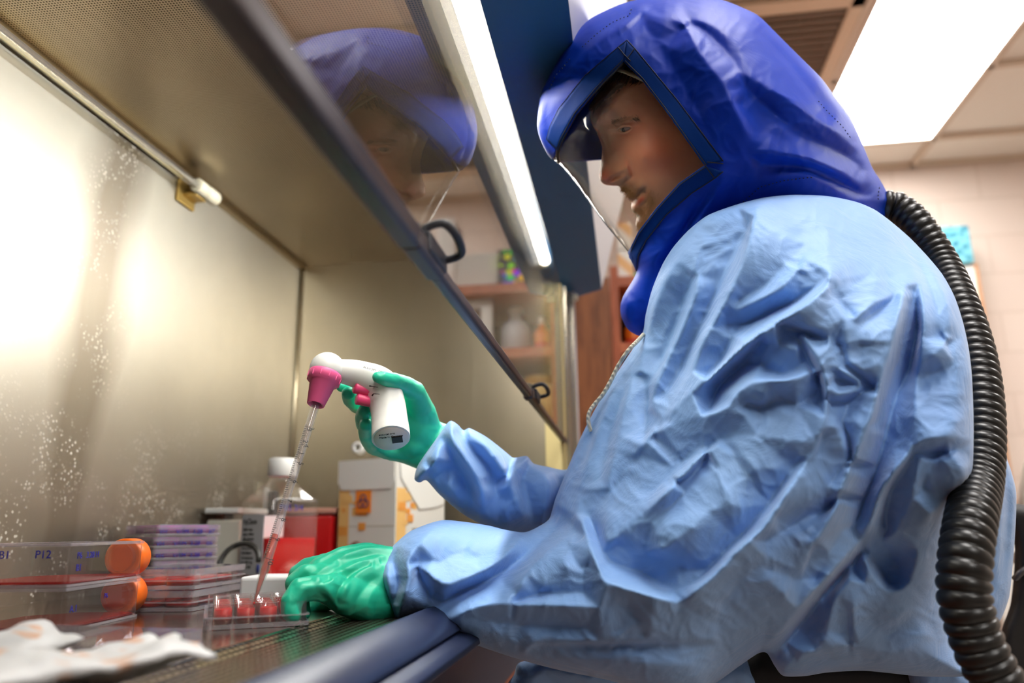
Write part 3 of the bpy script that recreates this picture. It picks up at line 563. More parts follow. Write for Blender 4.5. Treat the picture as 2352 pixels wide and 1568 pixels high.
# biohazard cartons
def carton(x, y, ang, w_, d_, h_, label):
    t = empty('biohazard_carton', (x, y, DZ), label, 'carton'); M = rotm(x, y, ang); M3 = M.to_3x3()
    m, nt, b = newmat('printed_card'); tc = N(nt, 'ShaderNodeTexCoord'); mp = N(nt, 'ShaderNodeMapping'); mp.inputs['Rotation'].default_value = (0, 0, -ang); link(nt, tc.outputs['Object'], mp.inputs[0])
    sx = N(nt, 'ShaderNodeSeparateXYZ'); link(nt, mp.outputs[0], sx.inputs[0])
    vo = N(nt, 'ShaderNodeTexVoronoi', i_Scale=62.0, distance='CHEBYCHEV'); vo.inputs['Randomness'].default_value = .05; link(nt, mp.outputs[0], vo.inputs['Vector'])
    b.inputs['Base Color'].default_value = srgb(236, 232, 222); b.inputs['Roughness'].default_value = .55
    bm = bmesh.new(); box(bm, 0, w_, 0, d_, DZ+.0004, DZ+h_, bevel=.0015); xf(bm, M); parts_ = [obj('box_body', bm, m, t)]
    org, ylw = pmat('orange_print', (240, 160, 70), .55), pmat('pale_orange_print', (244, 196, 120), .55)
    for face in (0, 1):
        bm = bmesh.new(); bm2 = bmesh.new(); W = w_ if face == 0 else d_
        rnd = random.Random(5+face)
        def quad(bmm, u0, u1, v0, v1, off):
            if face == 0: P = [(u0, -off, v0), (u1, -off, v0), (u1, -off, v1), (u0, -off, v1)]
            else: P = [(w_+off, u0, v0), (w_+off, u1, v0), (w_+off, u1, v1), (w_+off, u0, v1)]
            bmm.faces.new([bmm.verts.new((p[0], p[1], DZ+p[2])) for p in P])
        quad(bm2, .002, W*.20, .003, h_*.74, .0004)
        for k in range(16):
            u = .002+rnd.random()*W*.38; v = .01+rnd.random()*h_*.62; s = .005+rnd.random()*.012; quad(bm2, u, min(u+s*1.3, W*.6), v, v+s, .0004+.00006*k) if k % 3 == 0 else quad(bm, u, min(u+s*1.3, W*.6), v, v+s, .0009+.00006*k)
        xf(bm, M); xf(bm2, M); parts_ += [obj('p', bm, org, t), obj('p', bm2, ylw, t)]
    merge(parts_, 'box_body')
    # front flap
    bm = bmesh.new(); A = [(-.001, h_), (w_*.985, h_), (w_*.985, h_*.80), (w_*.93, h_*.735), (.012, h_*.735), (-.001, h_*.80)]
    vs = [[bm.verts.new((p[0], yy, DZ+p[1])) for p in A] for yy in (-.0025, -.0012)]; n = len(A); bm.faces.new(vs[0]); bm.faces.new(vs[1][::-1])
    for k in range(n): bm.faces.new((vs[0][k], vs[1][k], vs[1][(k+1) % n], vs[0][(k+1) % n]))
    xf(bm, M); obj('front_flap', recalc(bm), pmat('white_card', (242, 240, 232), .55), t)
    bm = bmesh.new(); A = [(.006, h_), (d_-.004, h_), (d_-.004, h_*.62), (d_*.8, h_*.58), (d_*.45, h_*.56), (.012, h_*.82)]
    vs = [[bm.verts.new((xx, p[0], DZ+p[1])) for p in A] for xx in (w_+.0012, w_+.0025)]; bm.faces.new(vs[0]); bm.faces.new(vs[1][::-1])
    for k in range(n): bm.faces.new((vs[0][k], vs[1][k], vs[1][(k+1) % n], vs[0][(k+1) % n]))
    xf(bm, M); obj('side_flap', recalc(bm), pmat('white_card', (242, 240, 232), .55), t)
    bm = bmesh.new(); box(bm, .001, w_-.001, -.0004, .0, DZ+h_*.415, DZ+h_*.42); xf(bm, M); obj('fold_line', bm, pmat('fold', (176, 160, 130), .7), t)
    # warning sign
    sgn = bmesh.new(); sx0, sx1, sz0, sz1 = w_*.33, w_*.60, h_*.53, h_*.725; box(sgn, sx0, sx1, -.0034, -.0027, DZ+sz0, DZ+sz1); xf(sgn, M); so = obj('warning_sign', sgn, pmat('sign_orange', (244, 136, 30), .5), t)
    bm = bmesh.new(); c = Vector(((sx0+sx1)/2, -.0038, DZ+(sz0+sz1)/2)); R0 = .0066
    for k in range(3):
        a0 = math.pi/2+k*2*math.pi/3; cc = c+Vector((math.cos(a0), 0, math.sin(a0)))*R0*.95
        pts = [cc+Vector((math.cos(a0+q), 0, math.sin(a0+q)))*R0 for q in [math.radians(-140+280*i/20)+math.pi*0 for i in range(21)]]; pts = [cc+Vector((math.cos(a0+math.pi+math.radians(32+296*i/20)), 0, math.sin(a0+math.pi+math.radians(32+296*i/20))))*R0*.98 for i in range(21)]
        sweep(bm, pts, .0011, 6)
    sweep(bm, [c+Vector((math.cos(q), 0, math.sin(q)))*R0*.75 for q in [2*math.pi*i/24 for i in range(25)]], .0008, 6)
    xf(bm, M); obj('biohazard_symbol', bm, pmat('sign_purple', (60, 34, 90), .5), so)
    # C-shaped emblem, text rows
    bm = bmesh.new(); cc = Vector((w_*.36, -.0008, DZ+h_*.19)); sweep(bm, [cc+Vector((math.cos(q)*.016, 0, math.sin(q)*.019)) for q in [math.radians(60+k*12) for k in range(21)]], [.0006+.0028*math.sin(math.pi*k/20) for k in range(21)], 6); xf(bm, M); obj('swirl_emblem', bm, pmat('swirl_brown', (150, 110, 90), .5), t)
    for k, s in enumerate(('Burn-Up Bin', 'Incinerate only', 'CAUTION')):
        if face is not None: letters('lettering', ['BIOHAZARD WASTE ONLY', 'CONTENTS MUST BE STERILE', 'PLACE LINER IN BIN'][k], .0078, M@Vector((w_+.0008, d_*.32, DZ+h_*(.37-.045*k-(.1 if k == 2 else 0)))), M3@Vector((0, 1, 0)), (0, 0, 1), m_black, t)
    return t
carton(-.530, 1.392, math.radians(-23.5), .137, .143, .204, 'white and orange cardboard biohazard waste carton behind the medium bottle')
bm = bmesh.new(); c = hit(828, 1031, 'y', 1.41); lathe(bm, c, (.15, -1, 0), [(0, .0045), (0, .011), (.03, .011), (.03, .0045), (0, .0045)], 24, False)
o = obj('foam_ring', bm, offw, None); 
for v in o.data.vertices: pass
tag(o, 'small white tube ring resting on top of the biohazard carton', 'ring')

# ================================================================== PIPETTE AND CONTROLLER
m_pw = pmat('ivory_plastic', (236, 234, 226), .38, bump=(150, .03)); m_pk = pmat('pink_plastic', (255, 104, 158), .42); m_pk2 = pmat('pink_trigger', (240, 70, 124), .38)
D0 = .80
t = empty('pipette_controller', at(897, 1000, D0), 'white pistol-grip pipette controller with pink nose cone held in the raised gloved hand', 'pipette controller')
nose = at(750, 852, D0-.035)
tipA = at(583, 1386, .655)
adir = (tipA-at(733, 922, D0-.045)).normalized()
body_path = [at(757, 850, D0-.033), at(785, 852, D0-.028), at(830, 862, D0-.02), at(872, 884, D0-.014), at(890, 930, D0-.020), at(896, 975, D0-.032), at(898, 1006, D0-.044)]
bm = bmesh.new(); sp = spline(body_path, 10); k_ = len(sp)
rad = np.interp(np.linspace(0, 1, k_), [0, .15, .35, .5, .62, .75, .92, 1], [.0112, .0118, .0150, .0185, .0182, .0178, .0188, .0188]); sweep(bm, sp, list(rad), 32, True)
bd = obj('pistol_body', bm, m_pw, t, True); bv = bd.modifiers.new('b', 'BEVEL'); bv.width = .003; bv.segments = 3; bv.limit_method = 'ANGLE'; bv.angle_limit = .8
# grip base plate facing down and towards the viewer
gb = (sp[-1]-sp[-4]).normalized(); 
bm = bmesh.new(); lathe(bm, sp[-1]+gb*.0002, gb, [(0, .0168), (.0008, .0166), (.0009, .0002)], 32); bp_ = obj('base_cap', bm, pmat('cap_ivory', (232, 224, 214), .5), t)
ea, eb = frame_from(gb); rt = Vector(R@np.array([1., 0, 0])); rt = (rt-gb*rt.dot(gb)).normalized(); up_ = gb.cross(rt); up_ = -up_ if up_.z < 0 else up_
bm = bmesh.new(); c0 = sp[-1]+gb*.0014+rt*.006-up_*.001
vs = [bm.verts.new(c0+rt*a*.0052+up_*b_*.0042) for a, b_ in ((-1, -1), (1, -1), (1, 1), (-1, 1))]; bm.faces.new(vs); r = bmesh.ops.extrude_face_region(bm, geom=bm.faces[:]); 
for v in [g for g in r['geom'] if isinstance(g, bmesh.types.BMVert)]: v.co += gb*.0012
obj('charging_socket', recalc(bm), m_black, t)
for k, s in enumerate(('accu-jet pro', 'Made in Germany')): letters('lettering', s, .0032, sp[-1]+gb*.0012-rt*.011+up_*(.007-.0045*k), rt, up_, m_black, bp_)
# round head and pink cone
bm = bmesh.new(); hp = [(-.0172, .0008)]+[(-.0172*math.cos(a), .0172*math.sin(a)) for a in [math.radians(10+8*k) for k in range(14)]]; lathe(bm, nose-adir*.002, adir, hp, 40); obj('head_dome', bm, m_pw, t)
bm = bmesh.new(); c = nose+adir*.0035
lathe(bm, c, adir, [(-.001, .0150), (0, .0163), (.0025, .0168), (.009, .0158), (.010, .0128), (.034, .0085), (.0345, .0078), (.033, .0052), (.020, .0050)], 44, False)
for f in list(bm.faces): pass
obj('nose_cone', recalc(bm), m_pk, t)
bm = bmesh.new()
for k in range(12):
    a, b_ = frame_from(adir); q = 2*math.pi*k/12; p = c+adir*.0055+(a*math.cos(q)+b_*math.sin(q))*.0162; lathe(bm, p-adir*.0035, adir, [(0, .0003), (.001, .0007), (.006, .0006), (.0068, .0003)], 8)
obj('cone_ribs', bm, m_pk, t)
for (a, b_) in (((842, 897), (813, 889)), ((850, 922), (818, 915))):
    p0, p1 = at(*a, D0-.024), at(*b_, D0-.030); bm = bmesh.new(); lathe(bm, p0, p1-p0, [(-.006, .0052), (0, .0055), ((p1-p0).length-.001, .0060), ((p1-p0).length, .0048)], 28); obj('trigger', bm, m_pk2, t)
tx = (body_path[2]-body_path[1]).normalized(); tx = (at(892, 862, D0-.03)-at(835, 846, D0-.03)).normalized()
letters('lettering', 'accu-jet  pro', .0042, at(834, 844, D0-.0338), tx, tx.cross(Vector(FWD)), m_black, t, .0001)
for (a, b_, c_) in (((849, 886), (855, 887), (868, 889)), ((855, 908), (858, 904), (872, 905))):
    bm = bmesh.new(); sweep(bm, [at(*a, D0-.0350), at(*b_, D0-.0365), at(*c_, D0-.0375)], [.0009, .0004, .0003], 6); obj('arrow_mark', bm, m_black, t)
# serological pipette
m_gl = clear('pipette_polystyrene', (.975, .965, .965), .03, .08, .07, (238, 232, 232))
pt = empty('serological_pipette', tipA, 'long clear graduated pipette with red medium near its tip, fitted in the pink cone', 'pipette')
top = c+adir*.022; Lp = (tipA-top).length; ax = -(tipA-top).normalized()  # from tip upwards
prof = [(0, .0008), (.002, .0011), (.014, .0026), (.028, .0040), (Lp, .0041)]
bm = bmesh.new(); lathe(bm, tipA, ax, prof, 28, False); lathe(bm, tipA, ax, [(h, r*.72) for h, r in prof], 24, False); obj('glass_tube', bm, m_gl, pt)
bm = bmesh.new(); lathe(bm, tipA, ax, [(.0008, .0006), (.014, .0017), (.028, .0028), (.060, .0028)], 24); obj('liquid', bm, pmat('pipette_medium', (236, 74, 40), .15, Alpha=.75), pt)
bm = bmesh.new(); lathe(bm, tipA, ax, [(-.0008, .0002), (-.0004, .001), (.001, .0011), (.0016, .0005)], 16); obj('droplet', bm, m_red, pt)
vdir = (Vector((0, 0, ZC))-(tipA+top)/2).normalized(); vdir = (vdir-ax*vdir.dot(ax)).normalized(); sd = ax.cross(vdir)
if Vector(R@np.array([1., 0, 0])).dot(sd) > 0: sd = -sd     # sd points left in view
for k in range(90):
    h = .038+k*.00178
    if h > Lp-.035: break
    bm = bmesh.new(); big = k % 10 == 0; mid = k % 5 == 0; q0 = math.radians(62); q1 = math.radians(-10 if big else (10 if mid else 26))
    pts = [tipA+ax*h+(sd*math.sin(q)+vdir*math.cos(q))*.00425 for q in np.linspace(q0, q1, 7)]; sweep(bm, pts, .00022, 4); obj('graduation', bm, m_black, pt)
    if big: letters('numeral', str(10-k//10), .0062, tipA+ax*(h+.001)-sd*.0010+vdir*.0043, -ax, ax.cross(vdir), m_black, pt, .0001)
for k, s in enumerate(('1', '2', '3')): letters('numeral', s, .0062, tipA+ax*(Lp-.062+.012*k)+sd*.001+vdir*.0043, -ax, ax.cross(vdir), m_black, pt, .0001)
# ================================================================== SCULPTING TOOLS
def resample(pts, step, closed=True, smooth=True):
    P = [Vector(p) for p in pts]
    if smooth:
        n = len(P); out = []
        for i in range(n if closed else n-1):
            a, b, c, d = (P[(i-1) % n], P[i], P[(i+1) % n], P[(i+2) % n]) if closed else (P[max(i-1, 0)], P[i], P[i+1], P[min(i+2, n-1)])
            for k in range(8):
                t = k/8; out.append(.5*((2*b)+(c-a)*t*.9+(2*a-5*b+4*c-d)*t*t*.9+(3*b-a-3*c+d)*t**3*.9) if False else b*(2*t**3-3*t**2+1)+c*(-2*t**3+3*t**2)+(c-a)*.4*(t**3-2*t**2+t)+(d-b)*.4*(t**3-t**2))
        if not closed: out.append(P[-1])
        P = out
    q = np.array([tuple(p) for p in P], float)
    if closed: q = np.vstack([q, q[:1]])
    s = np.r_[0, np.cumsum(np.linalg.norm(np.diff(q, axis=0), axis=1))]; m = max(3, int(round(s[-1]/step)))
    u = np.linspace(0, s[-1], m, endpoint=not closed) if closed else np.linspace(0, s[-1], m+1)
    return np.stack([np.interp(u, s, q[:, k]) for k in range(q.shape[1])], 1)
def inside(poly, pts):
    "even-odd test; edges are bucketed by height so that each point meets few of them"
    poly = np.asarray(poly, float); pts = np.asarray(pts, float); r = np.zeros(len(pts), bool)
    if not len(pts): return r
    order = np.argsort(pts[:, 1], kind='stable'); ys = pts[order, 1]; x = pts[order, 0]; c = np.zeros(len(pts), bool); n = len(poly); j = n-1
    for i in range(n):
        xi, yi = poly[i]; xj, yj = poly[j]; j = i
        if yi == yj: continue
        lo, hi = (yi, yj) if yi < yj else (yj, yi); a = np.searchsorted(ys, lo, 'left'); b = np.searchsorted(ys, hi, 'left')
        if b > a: c[a:b] ^= x[a:b] < (xj-xi)*(ys[a:b]-yi)/(yj-yi)+xi
    r[order] = c; return r
from mathutils.kdtree import KDTree
_KD = {}
def polydist(poly, pts, closed=True):
    "distance to an outline, through a tree of points laid every .6 px along it"
    poly = np.asarray(poly, float); key = (len(poly), float(poly.sum()), float(poly[0, 0]))
    if key not in _KD:
        n = len(poly); S = []
        for i in range(n if closed else n-1):
            a, b = poly[i], poly[(i+1) % n]; m = max(1, int(np.linalg.norm(b-a)/.6)); S.append(a+(b-a)*(np.arange(m)/m)[:, None])
        S = np.vstack(S); kd = KDTree(len(S))
        for k, (x, y) in enumerate(S): kd.insert((x, y, 0), k)
        kd.balance(); _KD[key] = kd
    f = _KD[key].find; return np.array([f((x, y, 0))[2] for x, y in np.asarray(pts)]) if len(pts) else np.zeros(0)
class RBF:
    def __init__(s, ctrl):
        c = np.array(ctrl, float); s.p = c[:, :2]; v = c[:, 2:]; n = len(c)
        A = np.linalg.norm(s.p[:, None]-s.p[None], axis=2); M = np.zeros((n+1, n+1)); M[:n, :n] = -A; M[:n, n] = 1; M[n, :n] = 1
        M[:n, :n] += np.eye(n)*2.0
        s.w = np.linalg.solve(M, np.vstack([v, np.zeros((1, v.shape[1]))]))
    def __call__(s, q):
        A = -np.linalg.norm(q[:, None]-s.p[None], axis=2); return A@s.w[:-1]+s.w[-1]
class Relief:
    "height field (metres, towards the viewer) linearly spanned between crease lines"
    def __init__(s, lines, outline, step=3, blur=1.2, margin=6):
        pts = [(p[0], p[1], 0.) for p in resample(outline, 26)]
        for ln in lines:
            h, pl = ln[0], ln[1]; arr = [(p[0], p[1], (p[2] if len(p) > 2 else h)) for p in pl]; k = len(arr)
            if k > 1:
                if len(pl[0]) == 2:      # taper the ends
                    arr[0] = (*arr[0][:2], h*.35); arr[-1] = (*arr[-1][:2], h*.35)
                arr = resample(arr, 9, False)
            pts += [tuple(p) for p in arr]
        P = np.array(pts); 
        key = {}
        for p in P: key.setdefault((round(p[0]/5), round(p[1]/5)), []).append(p)
        P = np.array([np.mean(v, axis=0) for v in key.values()])
        s.u0, s.v0 = P[:, 0].min()-20, P[:, 1].min()-20; s.st = step
        W = int((P[:, 0].max()+20-s.u0)/step)+2; Hh = int((P[:, 1].max()+20-s.v0)/step)+2; H = np.zeros((Hh, W))
        res = delaunay_2d_cdt([Vector((p[0], p[1])) for p in P], [], [], 0, 1e-4); vs, fs, ov = res[0], res[2], res[3]
        hh = [P[o[0], 2] if o else 0 for o in ov]
        for f in fs:
            (ax, ay), (bx, by), (cx, cy) = [((vs[i][0]-s.u0)/step, (vs[i][1]-s.v0)/step) for i in f[:3]]; h0, h1, h2 = [hh[i] for i in f[:3]]
            x0, x1, y0, y1 = int(min(ax, bx, cx)), int(max(ax, bx, cx))+1, int(min(ay, by, cy)), int(max(ay, by, cy))+1
            X, Y = np.meshgrid(np.arange(x0, x1+1), np.arange(y0, y1+1)); D = (by-cy)*(ax-cx)+(cx-bx)*(ay-cy)
            if abs(D) < 1e-9: continue
            l0 = ((by-cy)*(X-cx)+(cx-bx)*(Y-cy))/D; l1 = ((cy-ay)*(X-cx)+(ax-cx)*(Y-cy))/D; l2 = 1-l0-l1
            m = (l0 >= -1e-6) & (l1 >= -1e-6) & (l2 >= -1e-6); H[Y[m], X[m]] = (l0*h0+l1*h1+l2*h2)[m]
        if blur > 0:
            k = np.exp(-np.arange(-4, 5)**2/(2*blur**2)); k /= k.sum()
            H = np.apply_along_axis(lambda r: np.convolve(np.pad(r, 4, 'edge'), k, 'valid'), 1, H); H = np.apply_along_axis(lambda r: np.convolve(np.pad(r, 4, 'edge'), k, 'valid'), 0, H)
        s.H = H
    def __call__(s, q):
        x = np.clip((q[:, 0]-s.u0)/s.st, 0, s.H.shape[1]-1.001); y = np.clip((q[:, 1]-s.v0)/s.st, 0, s.H.shape[0]-1.001)
        i, j = x.astype(int), y.astype(int); a, b = x-i, y-j; H = s.H
        return H[j, i]*(1-a)*(1-b)+H[j, i+1]*a*(1-b)+H[j+1, i]*(1-a)*b+H[j+1, i+1]*a*b
def wrinkle(q, d, seed=0, scale=70., amt=.003):
    "small ridged crumples"
    out = np.zeros(len(q))
    for k, (x, y) in enumerate(q):
        p = Vector((x/scale, y/scale, seed)); w = noise.noise_vector(p*.7)*.8; p = p+w
        out[k] = (1-abs(noise.noise(p)*2.2))**2*.7+(1-abs(noise.noise(p*2.1+Vector((7, 3, seed)))*2.2))**2*.35-.5
    return out*amt
class Solid:
    "a closed body whose rim is the outline and whose two faces bulge towards and away from the viewer by T, rounding over W pixels"
    def __init__(s, outline, ctrl, sp=5, folds=None, wr=None, Tback=1.0, fade=14, smooth=True):
        s.out = resample(outline, sp, True, smooth); s.f = RBF(ctrl); s.folds = folds; s.wr = wr; s.tb = Tback; s.sp = sp; s.fade = fade
    def depth(s, q, side=1, extra=0.):
        q = np.asarray(q, float); f = s.f(q); c, T, W = f[:, 0], np.maximum(f[:, 1], .002), np.maximum(f[:, 2], 6)
        d = polydist(s.out, q)*inside(s.out, q); t = np.clip(d/W, 0, 1); prof = np.sqrt(np.maximum(1-(1-t)**2, 0))
        r = c-side*T*prof*(1 if side > 0 else s.tb)
        if side > 0:
            fd = np.clip(d/s.fade, 0, 1); h = 0
            if s.folds is not None: h = h+s.folds(q)
            if s.wr is not None: h = h+wrinkle(q, d, *s.wr)
            r = r-h*fd
            if extra: r = r-extra
        return r
    def build(s, name, mat, parent, hole=None, hole_back=None, back=True, front=True, push=0., smooth=True, extra_obj=None, thick=0):
        sp = s.sp; lo, hi = s.out.min(0), s.out.max(0); ys = np.arange(lo[1], hi[1], sp*.866); P = []
        for k, y in enumerate(ys): xs = np.arange(lo[0]+(k % 2)*sp/2, hi[0], sp); P.append(np.stack([xs, np.full(len(xs), y)], 1))
        P = np.vstack(P); P = P[inside(s.out, P)]; P = P[polydist(s.out, P) > sp*.75]
        # rows hugging the rim
        tn = np.roll(s.out, -1, 0)-np.roll(s.out, 1, 0); nn = np.stack([tn[:, 1], -tn[:, 0]], 1); nn /= np.linalg.norm(nn, axis=1)[:, None]+1e-9
        test = s.out+nn*1.0; sg = np.where(inside(s.out, test), 1, -1)[:, None]; row = s.out+nn*sg*sp*.3
        row = row[inside(s.out, row)]; row = row[polydist(s.out, row) > sp*.22]
        parts = [s.out, row, P]
        for hp in (hole, hole_back):
            if hp is not None: hr = resample(hp, sp*.8, True, False); hr = hr[inside(s.out, hr)]; hr = hr[polydist(s.out, hr) > 1.0]; parts.append(hr)
        Q = np.vstack(parts); nb = len(s.out)
        if hole is not None or hole_back is not None:
            keep = np.ones(len(Q), bool); m0 = nb; m1 = len(s.out)+len(row)+len(P)
            for hp in (hole, hole_back):
                if hp is not None: dd = polydist(np.array(hp, float), Q[m0:m1]); keep[m0:m1] &= dd > sp*.45
            Q = Q[keep]
        res = delaunay_2d_cdt([Vector(p) for p in Q], [], [], 0, 1e-5); V = np.array([tuple(v) for v in res[0]]); fs = [f for f in res[2] if len(f) == 3]; ov = res[3]
        FA = np.array(fs); cen = V[FA].mean(1); FA = FA[inside(s.out, cen)]; cen = V[FA].mean(1)
        rim = polydist(s.out, V) < .4; idx = np.arange(len(V))
        F_ = s.depth(V, 1)+push; F_[rim] = s.f(V[rim])[:, 0]+push*0
        verts = [atn(V, F_)]; faces = []
        ff = FA if hole is None else FA[~inside(np.array(hole, float), cen)]
        a = V[FA[:, 1]]-V[FA[:, 0]]; b = V[FA[:, 2]]-V[FA[:, 0]]; ccw = (a[:, 0]*b[:, 1]-a[:, 1]*b[:, 0]).mean() > 0
        if front: faces += [tuple(t[::-1]) if ccw else tuple(t) for t in ff]
        if back:
            B_ = s.depth(V, -1); B_[rim] = s.f(V[rim])[:, 0]; verts.append(atn(V, B_)); m = len(V); mp = np.where(rim, idx, idx+m)
            fb = FA if hole_back is None else FA[~inside(np.array(hole_back, float), cen)]
            faces += [tuple(mp[list(t)]) if ccw else tuple(mp[list(t)][::-1]) for t in fb]
        VV = np.vstack(verts); used = np.zeros(len(VV), bool)
        for f in faces: used[list(f)] = True
        rm = np.cumsum(used)-1; VV = VV[used]; faces = [tuple(int(rm[i]) for i in f) for f in faces]
        me = bpy.data.meshes.new(name); me.from_pydata([tuple(v) for v in VV], [], faces); me.update()
        o = obj(name, me, mat, parent, smooth)
        if thick: md_ = o.modifiers.new('t', 'SOLIDIFY'); md_.thickness = thick; md_.offset = -1
        return o
def rcone(bm, a, b, ra, rb, n=20):
    a, b = Vector(a), Vector(b); d = b-a; L = d.length; prof = []
    if L < 1e-6: prof = [(-ra*math.cos(t), ra*math.sin(t)) for t in np.linspace(0.02, math.pi-.02, 12)]; d = Vector((0, 0, 1))
    else:
        prof = [(-ra*math.cos(t), ra*math.sin(t)) for t in np.linspace(.02, math.pi/2, 7)]+[(L+rb*math.sin(t), rb*math.cos(t)) for t in np.linspace(0, math.pi/2-.02, 7)]
    lathe(bm, a, d, prof, n)
def remeshed(bm, voxel, smooth=4, name='m', fac=.5):
    me = bpy.data.meshes.new(name); recalc(bm); bm.to_mesh(me); bm.free(); o = bpy.data.objects.new(name, me); COL.objects.link(o)
    md_ = o.modifiers.new('r', 'REMESH'); md_.mode = 'VOXEL'; md_.voxel_size = voxel
    dg = bpy.context.evaluated_depsgraph_get(); new = bpy.data.meshes.new_from_object(o.evaluated_get(dg)); bpy.data.objects.remove(o)
    b2 = bmesh.new(); b2.from_mesh(new)
    for _ in range(smooth): bmesh.ops.smooth_vert(b2, verts=b2.verts[:], factor=fac, use_axis_x=True, use_axis_y=True, use_axis_z=True)
    for f in b2.faces: f.smooth = True
    b2.to_mesh(new); b2.free(); return new
def carve(me, relief, facing=.15, noise_amt=0., nscale=60, dirn=None):
    "push the vertices that face the viewer along their normals by the relief"
    n = len(me.vertices); P = np.zeros(n*3); me.vertices.foreach_get('co', P); P = P.reshape(-1, 3); Nn = np.zeros(n*3); me.vertices.foreach_get('normal', Nn); Nn = Nn.reshape(-1, 3)
    view = -(P-np.array([0, 0, ZC])); view /= np.linalg.norm(view, axis=1)[:, None]; fc = np.clip(((Nn*view).sum(1)-facing)/.35, 0, 1)
    uv, _ = projn(P); h = relief(uv) if relief else np.zeros(n)
    nz_ = np.zeros(n)
    if noise_amt:
        for k in range(n): p = Vector(P[k])*nscale; nz_[k] = ((1-abs(noise.noise(p)*2.2))**2-.5)*noise_amt
    P += Nn*(h*fc+nz_)[:, None]; me.vertices.foreach_set('co', P.ravel()); me.update()
def cloth(name, c1, c2, weave=900., rough=.75, sheen=.3, wr=.5, trans=.0, wscale=26):
    m, nt, b = newmat(name); tc = N(nt, 'ShaderNodeTexCoord')
    n = N(nt, 'ShaderNodeTexNoise', i_Scale=9.0, i_Detail=5.0, i_Roughness=.6); link(nt, tc.outputs['Object'], n.inputs['Vector'])
    link(nt, ramp(nt, n.outputs['Fac'], [(.3, srgb(*c1)), (.7, srgb(*c2))]), b.inputs['Base Color']); b.inputs['Roughness'].default_value = rough
    b.inputs['Sheen Weight'].default_value = sheen; b.inputs['Sheen Roughness'].default_value = .4
    mp = N(nt, 'ShaderNodeMapping'); mp.inputs['Rotation'].default_value = (.5, .4, .7); link(nt, tc.outputs['Object'], mp.inputs[0])
    wv = N(nt, 'ShaderNodeTexWave', bands_direction='X', i_Scale=weave/6.283); link(nt, mp.outputs[0], wv.inputs['Vector'])
    mu = N(nt, 'ShaderNodeTexNoise', i_Scale=float(wscale), i_Detail=6.0, i_Roughness=.55, i_Distortion=.8); link(nt, tc.outputs['Object'], mu.inputs['Vector'])
    b1 = N(nt, 'ShaderNodeBump', i_Strength=wr); b1.inputs['Distance'].default_value = .006; link(nt, mu.outputs['Fac'], b1.inputs['Height'])
    b2 = N(nt, 'ShaderNodeBump', i_Strength=.12); b2.inputs['Distance'].default_value = .0004; link(nt, wv.outputs['Fac'], b2.inputs['Height']); link(nt, b1.outputs[0], b2.inputs['Normal']); link(nt, b2.outputs[0], b.inputs['Normal'])
    return m, nt, b
# ================================================================== THE PERSON
m_gown, nt, b = cloth('gown_nonwoven_blue', (122, 164, 222), (134, 176, 229), 2600., .6, .35, .45, wscale=24)
m_hood, nt, b = cloth('hood_royal_blue', (0, 46, 162), (0, 56, 176), 3200., .5, .0, .2, wscale=20)
b.inputs['Specular IOR Level'].default_value = .2
m_band, nt, b = cloth('hood_band_blue', (2, 44, 112), (4, 50, 122), 3200., .6, .0, .12); b.inputs['Specular IOR Level'].default_value = .1
# ---- skin
m_skin, nt, b = newmat('skin'); tc = N(nt, 'ShaderNodeTexCoord'); n = N(nt, 'ShaderNodeTexNoise', i_Scale=38.0, i_Detail=5.0); link(nt, tc.outputs['Object'], n.inputs['Vector'])
n2 = N(nt, 'ShaderNodeTexNoise', i_Scale=420.0, i_Detail=3.0); link(nt, tc.outputs['Object'], n2.inputs['Vector'])
at_ = N(nt, 'ShaderNodeAttribute', attribute_name='tone'); sc_ = N(nt, 'ShaderNodeSeparateColor'); link(nt, at_.outputs['Color'], sc_.inputs[0])
base = ramp(nt, n.outputs['Fac'], [(.3, srgb(246, 166, 124)), (.7, srgb(252, 184, 140))])
mx = N(nt, 'ShaderNodeMix', data_type='RGBA'); link(nt, sc_.outputs[0], mx.inputs[0]); link(nt, base, mx.inputs[6]); mx.inputs[7].default_value = srgb(228, 92, 56)
mx2 = N(nt, 'ShaderNodeMix', data_type='RGBA'); link(nt, sc_.outputs[1], mx2.inputs[0]); link(nt, mx.outputs[2], mx2.inputs[6]); mx2.inputs[7].default_value = srgb(150, 104, 66)
link(nt, mx2.outputs[2], b.inputs['Base Color']); b.inputs['Roughness'].default_value = .48; b.inputs['Subsurface Weight'].default_value = .12; b.inputs['Subsurface Radius'].default_value = (.012, .005, .003); b.inputs['Subsurface Scale'].default_value = .5
bp = N(nt, 'ShaderNodeBump', i_Strength=.25); bp.inputs['Distance'].default_value = .0006; link(nt, n2.outputs['Fac'], bp.inputs['Height']); link(nt, bp.outputs[0], b.inputs['Normal'])
